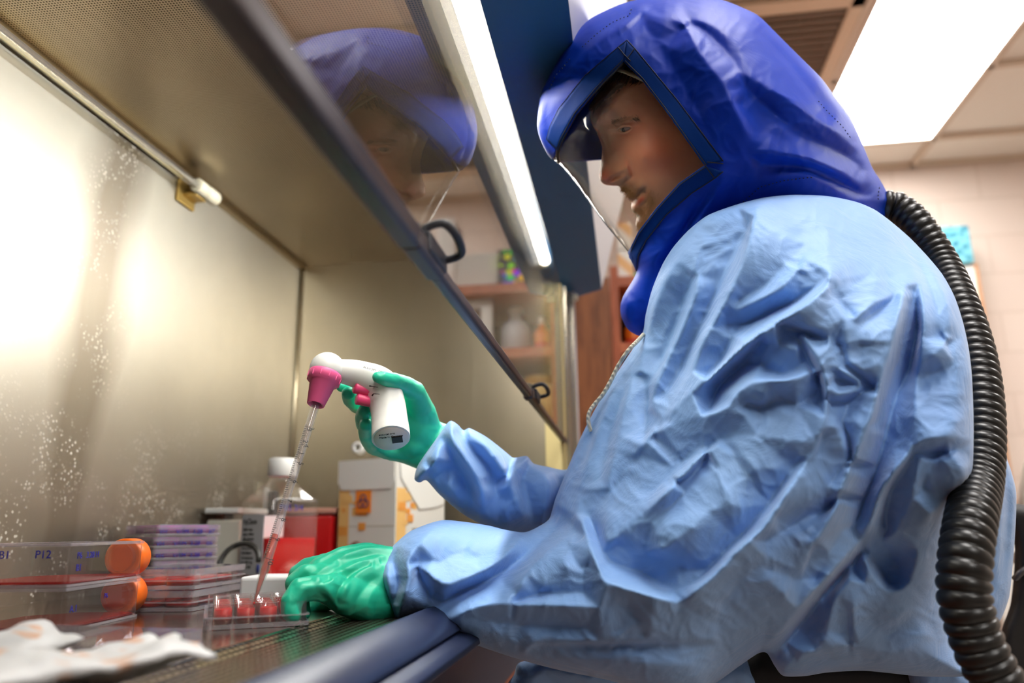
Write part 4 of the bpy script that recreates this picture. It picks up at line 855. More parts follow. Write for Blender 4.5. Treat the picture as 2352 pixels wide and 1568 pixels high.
# ---- head: profile facing left and bowed
HC = .90
profile = [(1363, 229), (1357, 252), (1356, 270), (1361, 287), (1370, 302), (1378, 322), (1383, 340), (1382, 362), (1379, 385), (1376, 402), (1379, 416), (1390, 424), (1404, 426), (1420, 427), (1427, 434), (1434, 447), (1443, 459), (1451, 466), (1449, 472), (1452, 484), (1461, 492), (1462, 500), (1460, 514), (1464, 530), (1476, 548), (1498, 562), (1530, 578), (1556, 600), (1580, 660), (1610, 730), (1740, 730), (1735, 640), (1722, 560), (1735, 480), (1752, 400), (1758, 310), (1742, 215), (1700, 140), (1640, 98), (1560, 86), (1480, 104), (1420, 145), (1382, 190)]
hctrl = [(1357, 250, HC, .060, 60), (1380, 200, HC, .062, 80), (1480, 110, HC, .070, 90), (1640, 110, HC, .078, 110), (1740, 300, HC, .080, 110), (1600, 250, HC, .082, 60), (1500, 230, HC, .078, 60), (1430, 240, HC, .068, 45),
 (1361, 290, HC, .030, 24), (1374, 315, HC, .014, 12), (1400, 300, HC, .042, 30), (1430, 300, HC, .056, 34), (1470, 300, HC, .070, 60), (1530, 300, HC, .078, 60),
 (1383, 345, HC, .011, 10), (1379, 390, HC, .013, 12), (1380, 412, HC, .014, 12), (1396, 350, HC, .020, 14), (1400, 385, HC, .021, 16), (1412, 400, HC, .024, 16), (1425, 420, HC, .022, 18),
 (1415, 350, HC, .040, 26), (1435, 350, HC, .054, 34), (1440, 385, HC, .050, 34), (1480, 360, HC, .071, 60), (1540, 370, HC, .074, 60),
 (1440, 430, HC, .034, 26), (1470, 430, HC, .052, 40), (1510, 430, HC, .064, 60), (1450, 470, HC, .020, 16), (1475, 465, HC, .040, 30), (1460, 500, HC, .020, 16), (1490, 500, HC, .046, 34), (1540, 500, HC, .058, 50), (1470, 535, HC, .024, 22),
 (1600, 480, HC, .060, 60), (1560, 600, HC, .052, 50), (1650, 560, HC, .056, 60), (1660, 700, HC, .060, 60), (1700, 450, HC, .066, 80)]
def bumps(lst):
    def f(q):
        h = np.zeros(len(q))
        for (u, v, s1, s2, ang, a) in lst:
            dx, dy = q[:, 0]-u, q[:, 1]-v; c, s = math.cos(math.radians(ang)), math.sin(math.radians(ang)); x = dx*c+dy*s; y = -dx*s+dy*c
            h += a*np.exp(-(x/s1)**2/2-(y/s2)**2/2)
        return h
    return f
face = bumps([(1434, 297, 22, 13, 8, -.0075), (1434, 297, 13, 8.5, 8, .0075), (1430, 282, 22, 5, -20, .0045), (1434, 292, 17, 1.6, -8, .0022), (1436, 287, 16, 1.8, -10, -.0025), (1436, 305, 15, 1.4, 12, .0012), (1440, 311, 16, 3, 14, -.0018),
 (1426, 396, 15, 12, 10, .0060), (1449, 392, 3.5, 15, -14, -.0060), (1440, 414, 12, 3, -40, -.002), (1415, 407, 12, 3.2, -30, -.0085), (1384, 408, 9, 10, 0, .002),
 (1465, 449, 13, 1.7, -44, -.0042), (1456, 441, 15, 4, -44, .0022), (1466, 463, 11, 6, -42, .0042), (1476, 472, 9, 4, -35, -.002), (1478, 494, 12, 10, 0, .003), (1482, 440, 3, 5, 10, -.0035),
 (1445, 415, 4, 22, -28, -.0035), (1500, 350, 34, 24, 20, .0045), (1560, 470, 60, 14, -40, .003), (1640, 300, 20, 34, 0, .006), (1395, 255, 26, 10, -60, .002)])
hd = Solid(profile, hctrl, 3.2, folds=face, fade=7)
head = hd.build('head', m_skin, None)
hm = head.data; n = len(hm.vertices); P = np.zeros(n*3); hm.vertices.foreach_get('co', P); P = P.reshape(-1, 3); uv, dd = projn(P)
red = np.clip(bumps([(1505, 345, 60, 50, 0, .5), (1385, 405, 16, 16, 0, .75), (1470, 461, 12, 5, -42, 1.0), (1446, 300, 20, 10, 0, .35), (1440, 438, 14, 3, -42, .4)])(uv), 0, 1)
brd = np.clip(bumps([(1448, 432, 22, 11, 20, .85), (1500, 480, 60, 26, -38, .5), (1475, 505, 18, 20, 0, .8), (1490, 450, 14, 22, -30, .35), (1432, 280, 22, 4, -18, .5), (1402, 258, 30, 9, 42, .55), (1375, 235, 14, 16, 0, .6)])(uv), 0, .8)*(1-np.clip(bumps([(1469, 461, 11, 5, -42, 1.4)])(uv), 0, 1))
ca = hm.color_attributes.new('tone', 'FLOAT_COLOR', 'POINT'); ca.data.foreach_set('color', np.stack([red, brd, np.zeros(n), np.ones(n)], 1).ravel())
# ---- hidden trunk and limbs of the same body
bm = bmesh.new()
for a, b_, r0, r1 in ((at(1640, 640, .90), at(1760, 760, .88), .055, .10), (at(1760, 760, .86), at(1850, 1300, .93), .10, .11), (at(1850, 1300, .93), at(1950, 1700, 1.0), .11, .10),
    (at(1830, 700, .80), at(1780, 1300, .72), .05, .042), (at(1780, 1320, .70), at(1300, 1370, .715), .034, .026), (at(1300, 1370, .715), at(980, 1335, .745), .026, .022), (at(980, 1335, .745), at(850, 1335, .74), .021, .018),
    (at(1700, 700, .98), at(1480, 1110, 1.0), .05, .035), (at(1480, 1110, 1.0), at(1280, 1140, .95), .032, .026), (at(1280, 1140, .95), at(1090, 1080, .89), .026, .022), (at(1090, 1080, .89), at(975, 1000, .86), .021, .018)):
    rcone(bm, a, b_, r0, r1)
tm = remeshed(bm, .006, 4, 'trunk'); to = obj('trunk', tm, m_skin, None, True)
person = merge([head, to], 'person', True); person.data.materials.clear(); person.data.materials.append(m_skin)
tag(person, 'person in royal blue respirator hood and pale blue gown, pipetting with green gloved hands', 'person')
# ---- eye, brows, beard, hair
_gu, _gv = np.arange(1340, 1770, 3.), np.arange(80, 620, 3.); _GG = np.stack(np.meshgrid(_gu, _gv), -1).reshape(-1, 2)
_gd = hd.depth(_GG).reshape(len(_gv), len(_gu)); _gi = inside(hd.out, _GG).reshape(_gd.shape)
def surf(u, v):
    x = min(max((u-1340)/3, 0), len(_gu)-1.01); y = min(max((v-80)/3, 0), len(_gv)-1.01); i, j = int(x), int(y); a, b = x-i, y-j; g = _gd
    d = float(g[j, i]*(1-a)*(1-b)+g[j, i+1]*a*(1-b)+g[j+1, i]*(1-a)*b+g[j+1, i+1]*a*b); return at(u, v, d), d
es, ed = surf(1435, 297); e1, e2, e3 = surf(1422, 300)[0], surf(1449, 294)[0], surf(1435, 306)[0]; ex_ = (e2-e1).normalized(); en_ = ex_.cross(surf(1435, 294)[0]-e3).normalized(); en_ = en_ if en_.dot(Vector(FWD)) < 0 else -en_; ey_ = en_.cross(ex_)
ME = Matrix([[ex_[k], ey_[k], en_[k]] for k in range(3)]).to_4x4(); ME.translation = es-en_*.0014
def almond(rx, ry, rz, dx, dy, mat, nm, par):
    bm = bmesh.new(); bmesh.ops.create_uvsphere(bm, u_segments=28, v_segments=16, radius=1, matrix=ME@Matrix.Translation((dx, dy, 0))@Matrix.Diagonal((rx, ry, rz, 1))); return obj(nm, bm, mat, par, True)
eye = almond(.0066, .0032, .0026, 0, 0, pmat('eye_white', (150, 120, 106), .25), 'eye', person)
iris = almond(.0034, .0031, .0031, -.0012, -.0002, pmat('iris_grey', (46, 44, 44), .2), 'iris', eye)
def lid(c0, pts, th):
    bm = bmesh.new(); P = [at(u, v, surf(u, v)[1]-.0006) for u, v in pts]; sweep(bm, spline(P, 6), th, 10); return bm
obj('eyelid', lid(0, [(1418, 299), (1425, 292), (1434, 289), (1444, 289), (1453, 293)], [.0005+.0009*math.sin(math.pi*k/24) for k in range(25)]), m_skin, person)
obj('eyelid', lid(0, [(1418, 300), (1426, 304), (1436, 305), (1446, 301), (1453, 295)], [.0004+.0005*math.sin(math.pi*k/24) for k in range(25)]), m_skin, person)
def hairs(name, n, reg, dirf, ln, th, mat, seed=1, lift=.35):
    r = random.Random(seed); bm = bmesh.new(); k = 0; t = 0
    while k < n and t < n*8:
        t += 1; u, v, ok = reg(r)
        if not ok: continue
        p, d = surf(u, v); du, dv = dirf(u, v, r); L = ln*(.6+.8*r.random()); q = at(u+du*L*1770/.85, v+dv*L*1770/.85, d-L*lift*(.4+r.random())); m_ = (p+q)/2+Vector((0, 0, -.1*L))
        s = (q-p).cross(Vector(FWD)).normalized()*th; a, b_, c_, e = [bm.verts.new(x) for x in (p-s, p+s, m_+s*.7, m_-s*.7)]; tp = bm.verts.new(q); bm.faces.new((a, b_, c_, e)); bm.faces.new((e, c_, tp)); k += 1
    return obj(name, bm, mat, person)
def reg_brow(r):
    t = r.random(); return 1404+62*t, 281-9*math.sin(t*2.4)-4*t+r.gauss(0, 2.6), True
m_brow = pmat('brow_hair', (124, 84, 56), .6); m_beard = pmat('beard_hair', (176, 128, 78), .6)
hairs('eyebrow', 170, reg_brow, lambda u, v, r: (.7, .35+.3*r.random()), .006, .00013, m_brow, 2)
BC = [(1440, 437, 14, 7), (1452, 447, 10, 5), (1430, 432, 8, 5), (1474, 486, 12, 9), (1480, 508, 16, 12), (1500, 490, 18, 14), (1530, 470, 26, 16), (1494, 460, 8, 14), (1472, 520, 10, 10)]
def reg_beard(r):
    c = r.choice(BC); u, v = r.gauss(c[0], c[2]*.7), r.gauss(c[1], c[3]*.7); ok = bool(_gi[int(np.clip((v-80)/3, 0, len(_gv)-1)), int(np.clip((u-1340)/3, 0, len(_gu)-1))]) and ((u-1469)/13)**2+((v-461)/8)**2 > 1
    return u, v, ok
hairs('beard', 2200, reg_beard, lambda u, v, r: (-.35+.5*(r.random()-.5), .8), .0042, .00010, m_beard, 3, .3)
def reg_hair(r):
    u = 1366+r.random()**1.2*370; v = 100+r.random()*150; top = np.interp(u, [1366, 1400, 1450, 1520, 1600, 1740], [226, 180, 132, 100, 95, 190]); bot = np.interp(u, [1366, 1400, 1450, 1520, 1600, 1740], [238, 214, 178, 170, 260, 420])
    return u, top+(bot-top)*r.random(), True
hairs('hair', 3800, reg_hair, lambda u, v, r: (-.4+.3*r.random(), .25+.3*r.random()), .020, .00045, pmat('brown_hair', (120, 86, 58), .5), 5, .25)
bm = bmesh.new(); sweep(bm, [at(1408, 156, .835), at(1440, 166, .822), (at(1480, 184, .81)), at(1520, 204, .81)], .0022, 8); obj('headband', bm, pmat('headband_cream', (226, 204, 160), .5), person)

# ---- gown: torso with the near arm, far sleeve, back flap, lap
g_out = [(1475, 766), (1483, 722), (1497, 667), (1520, 610), (1546, 568), (1582, 528), (1626, 494), (1690, 470), (1752, 454), (1820, 447), (1900, 450), (1965, 463), (2010, 482), (2052, 513), (2092, 548), (2132, 590), (2166, 632), (2193, 682), (2212, 740), (2225, 800), (2232, 860), (2236, 950), (2236, 1030), (2232, 1088), (2212, 1118), (2180, 1146), (2168, 1180), (2164, 1260), (2160, 1340), (2168, 1420), (2182, 1480), (2212, 1530), (2222, 1552), (2120, 1553), (2040, 1545), (1980, 1540), (1900, 1544), (1850, 1552), (1800, 1552), (1780, 1530), (1762, 1500), (1742, 1500), (1700, 1528), (1650, 1564), (1600, 1592), (1500, 1590), (1400, 1562), (1283, 1538), (1183, 1511), (1091, 1480), (1015, 1449), (961, 1419), (935, 1420), (911, 1428), (893, 1398), (880, 1362), (869, 1322), (884, 1280), (905, 1251), (940, 1221), (982, 1203), (1018, 1194), (1060, 1197), (1120, 1206), (1160, 1216), (1205, 1222), (1240, 1207), (1262, 1190), (1274, 1150), (1290, 1108), (1310, 1060), (1332, 1008), (1362, 948), (1400, 882), (1438, 824)]
gc = [ # u, v, centre depth, thickness, rounding
 (1475, 766, .84, .03, 40), (1520, 610, .80, .02, 40), (1626, 494, .765, .02, 50), (1820, 447, .77, .03, 60), (1965, 463, .80, .03, 60), (2092, 548, .80, .06, 70), (2193, 682, .70, .05, 70), (2232, 860, .66, .045, 60), (2236, 1030, .645, .04, 60), (2180, 1146, .66, .05, 50),
 (1760, 560, .76, .07, 80), (1900, 640, .76, .125, 120), (1990, 760, .74, .125, 120), (2110, 860, .70, .06, 80), (1600, 760, .80, .08, 90), (1480, 900, .84, .08, 90), (1340, 1010, .86, .05, 60), (1270, 1180, .84, .05, 50),
 (1750, 900, .76, .13, 120), (1900, 1000, .74, .135, 120), (1600, 1000, .79, .12, 120), (1450, 1080, .82, .12, 110),
 (1400, 1200, .76, .08, 90), (1550, 1200, .74, .12, 110), (1750, 1200, .72, .12, 120), (1900, 1180, .72, .11, 120), (1300, 1300, .735, .07, 90), (1500, 1400, .71, .09, 100), (1650, 1400, .70, .09, 100), (1800, 1360, .70, .08, 100),
 (1150, 1340, .735, .055, 80), (1000, 1330, .735, .050, 70), (900, 1340, .735, .045, 45), (930, 1418, .735, .045, 40), (1050, 1450, .72, .05, 60), (1300, 1520, .70, .05, 70), (1550, 1580, .68, .05, 70),
 (2010, 1240, .72, .06, 80), (2100, 1200, .70, .06, 80), (2060, 1400, .75, .08, 90), (2150, 1300, .72, .06, 60), (1900, 1500, .76, .08, 80), (2200, 1540, .76, .05, 60), (1770, 1500, .74, .04, 40)]
mm = .0016
gf = [
 (11*mm, [(1752, 456), (1729, 502), (1719, 563), (1686, 649), (1646, 730), (1613, 787), (1589, 853), (1552, 918), (1503, 1000)]),
 (-9*mm, [(1722, 510), (1700, 555), (1668, 620), (1632, 700), (1600, 767), (1570, 835), (1530, 900)]),
 (8*mm, [(1603, 632), (1600, 660), (1583, 715), (1556, 775), (1530, 830), (1507, 882), (1496, 930)]),
 (-9*mm, [(1593, 640), (1572, 690), (1543, 775), (1520, 825), (1500, 865)]),
 (7*mm, [(1582, 553), (1537, 628), (1497, 722), (1480, 787), (1471, 855)]),
 (-10*mm, [(1472, 862), (1490, 905), (1486, 950), (1482, 995)]),
 (15*mm, [(1903, 659), (1850, 699), (1789, 741), (1744, 770), (1687, 815), (1621, 876), (1556, 929), (1511, 977)]),
 (-13*mm, [(1896, 640), (1829, 692), (1768, 718), (1707, 748), (1672, 745)]), (4*mm, [(1670, 720), (1740, 690), (1800, 655), (1850, 600)]), (-3*mm, [(1700, 690), (1760, 655), (1800, 610)]),
 (-8*mm, [(1684, 770), (1660, 822), (1628, 860)]), (-12*mm, [(1746, 784), (1700, 842), (1655, 885), (1632, 938)]), (-9*mm, [(1727, 815), (1760, 850), (1801, 861), (1850, 836)]), (3*mm, [(1770, 790), (1830, 800)]),
 (11*mm, [(1868, 857), (1809, 871), (1735, 877), (1694, 902), (1670, 936), (1605, 957), (1544, 973), (1495, 1002), (1466, 1034)]),
 (-5*mm, [(1700, 1000), (1640, 1020), (1590, 1090), (1540, 1110)]), (5*mm, [(1740, 1000), (1700, 930), (1760, 920)]), (-4*mm, [(1720, 925), (1745, 935), (1790, 915), (1830, 930)]),
 (6*mm, [(1964, 731), (2006, 700), (2056, 672)]), (-6*mm, [(1960, 728), (1938, 700), (1912, 668)]), (-5*mm, [(1975, 742), (2010, 715), (2050, 690)]), (3*mm, [(1940, 730), (1905, 690)]),
 (-8*mm, [(1796, 747), (1840, 765), (1896, 780)]), (6*mm, [(1800, 741), (1850, 748), (1905, 757)]), (-7*mm, [(1905, 768), (1925, 790), (1941, 797)]), (4*mm, [(1945, 790), (1972, 783)]), (-4*mm, [(1948, 802), (1975, 792)]),
 (-9*mm, [(1832, 775), (1858, 830), (1882, 883), (1886, 932)]), (7*mm, [(1845, 768), (1874, 818), (1899, 883), (1893, 959), (1884, 999), (1860, 1060)]),
 (5*mm, [(1903, 770), (1906, 837), (1915, 860)]), (-7*mm, [(1910, 850), (1933, 872), (1960, 880)]), (6*mm, [(1925, 845), (1945, 858), (1972, 872)]), (-6*mm, [(1941, 838), (1968, 861), (2008, 892)]), (5*mm, [(1950, 830), (1980, 850), (2012, 880)]),
 (5*mm, [(1895, 906), (1930, 905), (1974, 896)]), (-7*mm, [(1896, 915), (1922, 926), (1958, 916), (1976, 903)]), (4*mm, [(1905, 940), (1935, 1010), (1945, 1070)]), (-4*mm, [(1918, 935), (1950, 1010), (1958, 1065)]), (-3*mm, [(1890, 1000), (1880, 1040)]), (4*mm, [(1936, 1072), (1956, 1070)]),
 (12*mm, [(2079, 657), (2067, 714), (2044, 806), (2018, 883), (2004, 945), (1973, 1020), (1942, 1100), (1905, 1190), (1870, 1250), (1840, 1310)]),
 (-18*mm, [(2100, 672), (2108, 749), (2090, 844), (2058, 910), (2034, 997), (2012, 1080), (1985, 1150), (1962, 1212)]), (-12*mm, [(2086, 700), (2070, 800), (2040, 900), (2010, 970)]),
 (2*mm, [(2117, 680), (2119, 749), (2113, 806), (2106, 883), (2099, 950), (2094, 1010)]),
 (-5*mm, [(2144, 730), (2160, 765), (2176, 786), (2197, 770)]), (5*mm, [(2113, 840), (2150, 812), (2176, 778)]), (-4*mm, [(2120, 870), (2160, 850), (2190, 830)]),
 (9*mm, [(2098, 1022), (2144, 1006), (2200, 1005)]), (-9*mm, [(2100, 1038), (2155, 1042), (2205, 1032)]),
 (8*mm, [(2094, 1033), (2050, 1088), (2018, 1138), (2003, 1188), (1990, 1217), (1980, 1243)]),
 (-12*mm, [(2085, 1062), (2045, 1130), (2034, 1190), (2040, 1222)]), (4*mm, [(2116, 1050), (2098, 1130), (2075, 1190), (2045, 1228)]), (-5*mm, [(2140, 1060), (2122, 1120), (2160, 1130)]),
 (7*mm, [(2180, 1040), (2219, 1100), (2174, 1150), (2116, 1198), (2040, 1232)]),
 (-14*mm, [(2000, 1262), (2020, 1300), (2046, 1340), (2070, 1338)]), (-13*mm, [(2025, 1240), (2060, 1290), (2078, 1330)]), (4*mm, [(2094, 1335), (2065, 1354), (2034, 1352), (2005, 1320), (1985, 1285)]), (5*mm, [(2112, 1240), (2104, 1290), (2092, 1330)]),
 (12*mm, [(1974, 1244), (1912, 1312), (1857, 1370), (1810, 1428), (1764, 1478), (1715, 1512)]),
 (-26*mm, [(1990, 1258), (1930, 1326), (1876, 1386), (1830, 1444), (1792, 1488)]),
 (-4*mm, [(1950, 1330), (1920, 1370), (1905, 1420), (1900, 1460)]), (-6*mm, [(1945, 1400), (1950, 1450), (1952, 1510)]), (3*mm, [(1985, 1340), (1960, 1390), (1960, 1440)]), (-3*mm, [(2000, 1420), (2040, 1460), (2060, 1440), (2100, 1420)]), (4*mm, [(2020, 1400), (2060, 1420), (2090, 1380)]), (3*mm, [(1850, 1500), (1950, 1480), (2050, 1500), (2130, 1460)]), (-5*mm, [(1830, 1520), (1900, 1510), (2000, 1520)]), (-4*mm, [(2120, 1380), (2140, 1440), (2160, 1500)]),
 (9*mm, [(1645, 1022), (1600, 1060), (1572, 1090), (1522, 1140), (1480, 1180)]), (-6*mm, [(1620, 1020), (1560, 1070), (1505, 1125), (1465, 1150)]), (-5*mm, [(1600, 1100), (1555, 1150), (1500, 1200)]),
 (4*mm, [(1700, 1030), (1730, 1080), (1740, 1090)]), (-4*mm, [(1690, 1045), (1722, 1090)]), (3*mm, [(1655, 1080), (1670, 1150), (1700, 1165)]),
 (13*mm, [(1848, 1066), (1808, 1130), (1756, 1212), (1703, 1256), (1652, 1310), (1594, 1360), (1565, 1386)]), (-7*mm, [(1828, 1070), (1775, 1145), (1722, 1212), (1666, 1268), (1620, 1315), (1576, 1344)]), (2*mm, [(1640, 1160), (1580, 1220), (1520, 1260)]),
 (-16*mm, [(1545, 1352), (1510, 1338), (1460, 1312), (1400, 1292)]), (-11*mm, [(1600, 1325), (1560, 1300), (1480, 1270), (1420, 1250)]),
 (13*mm, [(1562, 1386), (1510, 1372), (1474, 1362), (1420, 1345), (1388, 1331), (1372, 1297), (1359, 1262), (1346, 1225), (1336, 1196), (1322, 1180)]), (4*mm, [(1470, 1165), (1440, 1210), (1400, 1245), (1390, 1225), (1395, 1180)]),
 (-10*mm, [(1352, 1185), (1372, 1230), (1385, 1270)]),
 (-13*mm, [(1306, 1198), (1264, 1228), (1225, 1262), (1176, 1300), (1114, 1336), (1045, 1366), (985, 1408)]), (7*mm, [(1202, 1226), (1179, 1258), (1130, 1298), (1072, 1328), (1028, 1344), (1000, 1330), (975, 1310), (944, 1294)]),
 (9*mm, [(1328, 1222), (1290, 1248), (1244, 1280), (1206, 1325), (1180, 1372)]), (2*mm, [(1350, 1300), (1300, 1320), (1260, 1350)]), (-4*mm, [(1340, 1360), (1250, 1362), (1180, 1385)]),
 (9*mm, [(1040, 1420), (1090, 1396), (1150, 1385), (1244, 1388), (1359, 1393), (1440, 1392)]), (-5*mm, [(1100, 1420), (1200, 1435), (1340, 1440)]), (-4*mm, [(1230, 1484), (1397, 1481), (1658, 1478)]), (3*mm, [(1230, 1474), (1400, 1470), (1640, 1466)]), (3*mm, [(1300, 1510), (1450, 1520), (1600, 1530)]),
 (-4*mm, [(1640, 1440), (1660, 1390), (1672, 1370)]), (3*mm, [(1700, 1330), (1760, 1290), (1810, 1230)]), (-4*mm, [(1760, 1240), (1830, 1200), (1900, 1150)]), (5*mm, [(1790, 1190), (1850, 1150), (1910, 1110)]), (-5*mm, [(1860, 1190), (1900, 1170), (1930, 1140)]), (4*mm, [(1875, 1330), (1900, 1280), (1930, 1220)]), (-3*mm, [(1840, 1330), (1870, 1260)]),
 (9*mm, [(1016, 1198), (980, 1230), (952, 1260), (938, 1288), (940, 1325), (928, 1370), (915, 1418)]), (-8*mm, [(910, 1265), (905, 1300), (912, 1340), (905, 1380)]), (-8*mm, [(962, 1290), (966, 1330), (990, 1370), (970, 1400)]), (-5*mm, [(1070, 1260), (1090, 1280), (1120, 1275)]), (3*mm, [(1000, 1290), (1040, 1300), (1080, 1290)]), (4*mm, [(890, 1300), (892, 1350), (900, 1390)]),
 (5*mm, [(1455, 860), (1436, 930), (1420, 1000), (1405, 1070), (1395, 1120)]), (-5*mm, [(1440, 870), (1415, 950), (1395, 1020), (1378, 1100)]), (5*mm, [(1410, 900), (1380, 970), (1350, 1060), (1330, 1130)]), (-4*mm, [(1390, 930), (1360, 1000), (1335, 1060), (1310, 1130)]), (-6*mm, [(1400, 1130), (1440, 1090), (1470, 1045)]),
 (3*mm, [(1930, 560), (2000, 600), (2040, 640)]), (-3*mm, [(1850, 560), (1830, 640)]), (4*mm, [(1900, 500), (1905, 580), (1903, 650)]), (3*mm, [(2050, 560), (2090, 600), (2110, 650)]), (-4*mm, [(2075, 560), (2120, 620), (2150, 700), (2165, 760)]), (3*mm, [(2110, 570), (2160, 660), (2190, 740)])]
gs = Solid(g_out, gc, 5, folds=Relief(gf, g_out, blur=.8), wr=(3.3, 70., .0024))
gown = gs.build('gown', m_gown, person)
fs_out = [(1026, 973), (1037, 966), (1052, 975), (1065, 988), (1079, 983), (1114, 1001), (1140, 1020), (1168, 1043), (1180, 1051), (1210, 1047), (1226, 1064), (1260, 1072), (1300, 1078), (1345, 1052), (1400, 1060), (1420, 1150), (1340, 1200), (1290, 1215), (1230, 1222), (1160, 1222), (1110, 1206), (1060, 1178), (1010, 1136), (980, 1103), (964, 1108), (952, 1100), (958, 1072), (975, 1045), (1000, 1010)]
fc_ = [(1000, 1020, .84, .045, 40), (960, 1100, .83, .03, 30), (1080, 1070, .86, .050, 60), (1200, 1130, .90, .055, 70), (1320, 1120, .94, .06, 70), (1400, 1100, .95, .06, 70)]
mm = .0022
ff_ = [(9*mm, [(1030, 985), (1052, 1030), (1082, 1075), (1105, 1120), (1110, 1170)]), (-9*mm, [(1018, 1003), (1038, 1050), (1066, 1100), (1085, 1150)]), (-8*mm, [(1060, 1000), (1090, 1040), (1125, 1080), (1140, 1140)]), (8*mm, [(1080, 990), (1120, 1030), (1160, 1085), (1180, 1150)]), (-8*mm, [(1172, 1060), (1165, 1090), (1120, 1110)]), (7*mm, [(1180, 1056), (1170, 1110), (1200, 1180)]), (-8*mm, [(1215, 1060), (1200, 1110), (1225, 1190)]), (6*mm, [(1230, 1070), (1260, 1110), (1250, 1190)]), (-6*mm, [(1280, 1085), (1290, 1130), (1270, 1180)]), (8*mm, [(970, 1085), (1000, 1060), (1010, 1030)]), (-6*mm, [(985, 1070), (1005, 1090), (1040, 1120)])]
sl = Solid(fs_out, fc_, 4.5, folds=Relief(ff_, fs_out), wr=(8.1, 70., .0022)).build('far', m_gown, person)
bk_out = [(2150, 1000), (2230, 960), (2285, 990), (2304, 1030), (2322, 1080), (2334, 1130), (2333, 1200), (2326, 1300), (2318, 1370), (2300, 1420), (2285, 1440), (2260, 1480), (2250, 1540), (2240, 1600), (2100, 1600), (2060, 1400), (2080, 1150)]
bk = Solid(bk_out, [(2150, 1200, .84, .06, 60), (2300, 1100, .84, .03, 40), (2330, 1300, .84, .03, 40), (2250, 1500, .84, .05, 60)], 6, folds=Relief([(4*mm, [(2290, 1030), (2300, 1150), (2290, 1300)]), (-4*mm, [(2310, 1080), (2312, 1200), (2300, 1350)])], bk_out), wr=(1.7, 60., .002)).build('back', m_gown, person)
lp_out = [(1196, 1520), (1180, 1550), (1150, 1590), (1120, 1640), (1400, 1680), (1700, 1670), (1765, 1600), (1750, 1540), (1700, 1500), (1500, 1500), (1300, 1500)]
lp = Solid(lp_out, [(1250, 1580, .86, .05, 60), (1700, 1580, .86, .06, 60)], 7, folds=Relief([(6*mm, [(1250, 1530), (1350, 1560), (1500, 1580)]), (-6*mm, [(1230, 1560), (1330, 1590), (1450, 1600)])], lp_out), wr=(5.7, 60., .003)).build('lap', m_gown, person)
lp.data.shade_smooth()
gown = merge([gown, sl, bk, lp], 'gown', True)
# drawstring
bm = bmesh.new(); D_ = .80
sweep(bm, spline([at(1478, 768, .815), at(1462, 785, .80), at(1442, 806, .80), at(1421, 838, .81), at(1402, 876, .815), at(1385, 905, .82), at(1366, 928, .825), at(1355, 944, .825), at(1351, 962, .825), at(1354, 980, .825), at(1358, 990, .825)], 12), .0022, 10)
dsm, nt, b = newmat('cotton_cord'); tc = N(nt, 'ShaderNodeTexCoord'); wv = N(nt, 'ShaderNodeTexWave', bands_direction='DIAGONAL', i_Scale=120.0); link(nt, tc.outputs['Object'], wv.inputs['Vector']); b.inputs['Base Color'].default_value = srgb(226, 218, 196); b.inputs['Roughness'].default_value = .8
bu = N(nt, 'ShaderNodeBump', i_Strength=.8); bu.inputs['Distance'].default_value = .001; link(nt, wv.outputs['Fac'], bu.inputs['Height']); link(nt, bu.outputs[0], b.inputs['Normal'])
tag(obj('drawstring', bm, dsm, person), 'off-white twisted cord')
# trousers (black) showing below the gown
m_trs = pmat('black_fabric', (18, 18, 22), .8)
tr_out = [(1660, 1530), (1740, 1490), (1780, 1500), (1900, 1500), (2100, 1500), (2250, 1510), (2290, 1600), (2250, 1680), (1900, 1700), (1700, 1690), (1650, 1600)]
Solid(tr_out, [(1750, 1600, .86, .05, 60), (2200, 1600, .88, .06, 60)], 9).build('trousers', m_trs, person)

# ---- hood
h_out = [(1234, 290), (1237, 250), (1246, 208), (1272, 155), (1306, 96), (1352, 46), (1410, 16), (1452, 2), (1520, -10), (1610, -12), (1666, 2), (1704, 17), (1743, 37), (1789, 82), (1843, 136), (1886, 179), (1918, 222), (1950, 264), (1971, 307), (1989, 350), (2004, 386), (2022, 414), (2043, 455), (2036, 482), (2030, 502), (1960, 540), (1850, 560), (1720, 600), (1620, 680), (1545, 740), (1500, 772), (1470, 772), (1442, 756), (1427, 727), (1425, 702), (1433, 677), (1462, 624), (1444, 590), (1442, 578), (1383, 506), (1322, 420), (1284, 376), (1262, 360), (1243, 325)]
hc_ = [(1234, 290, .90, .03, 60), (1300, 110, .90, .08, 90), (1452, 10, .90, .11, 120), (1640, 0, .90, .12, 130), (1843, 136, .90, .12, 140), (1950, 264, .90, .12, 130), (2030, 440, .91, .06, 80), (1500, 250, .90, .125, 170), (1650, 250, .90, .150, 150), (1800, 300, .90, .150, 150), (1650, 400, .90, .140, 130), (1850, 400, .88, .105, 110),
 (1900, 450, .88, .075, 90), (1760, 460, .87, .075, 80), (1640, 490, .875, .080, 80), (1560, 540, .88, .080, 70), (1500, 620, .88, .065, 60), (1450, 700, .88, .045, 45), (1480, 760, .88, .03, 40), (1350, 300, .90, .095, 130), (1300, 380, .90, .07, 110), (1400, 500, .89, .075, 100), (1460, 560, .89, .06, 70), (1420, 400, .90, .115, 140)]
mm = .0011
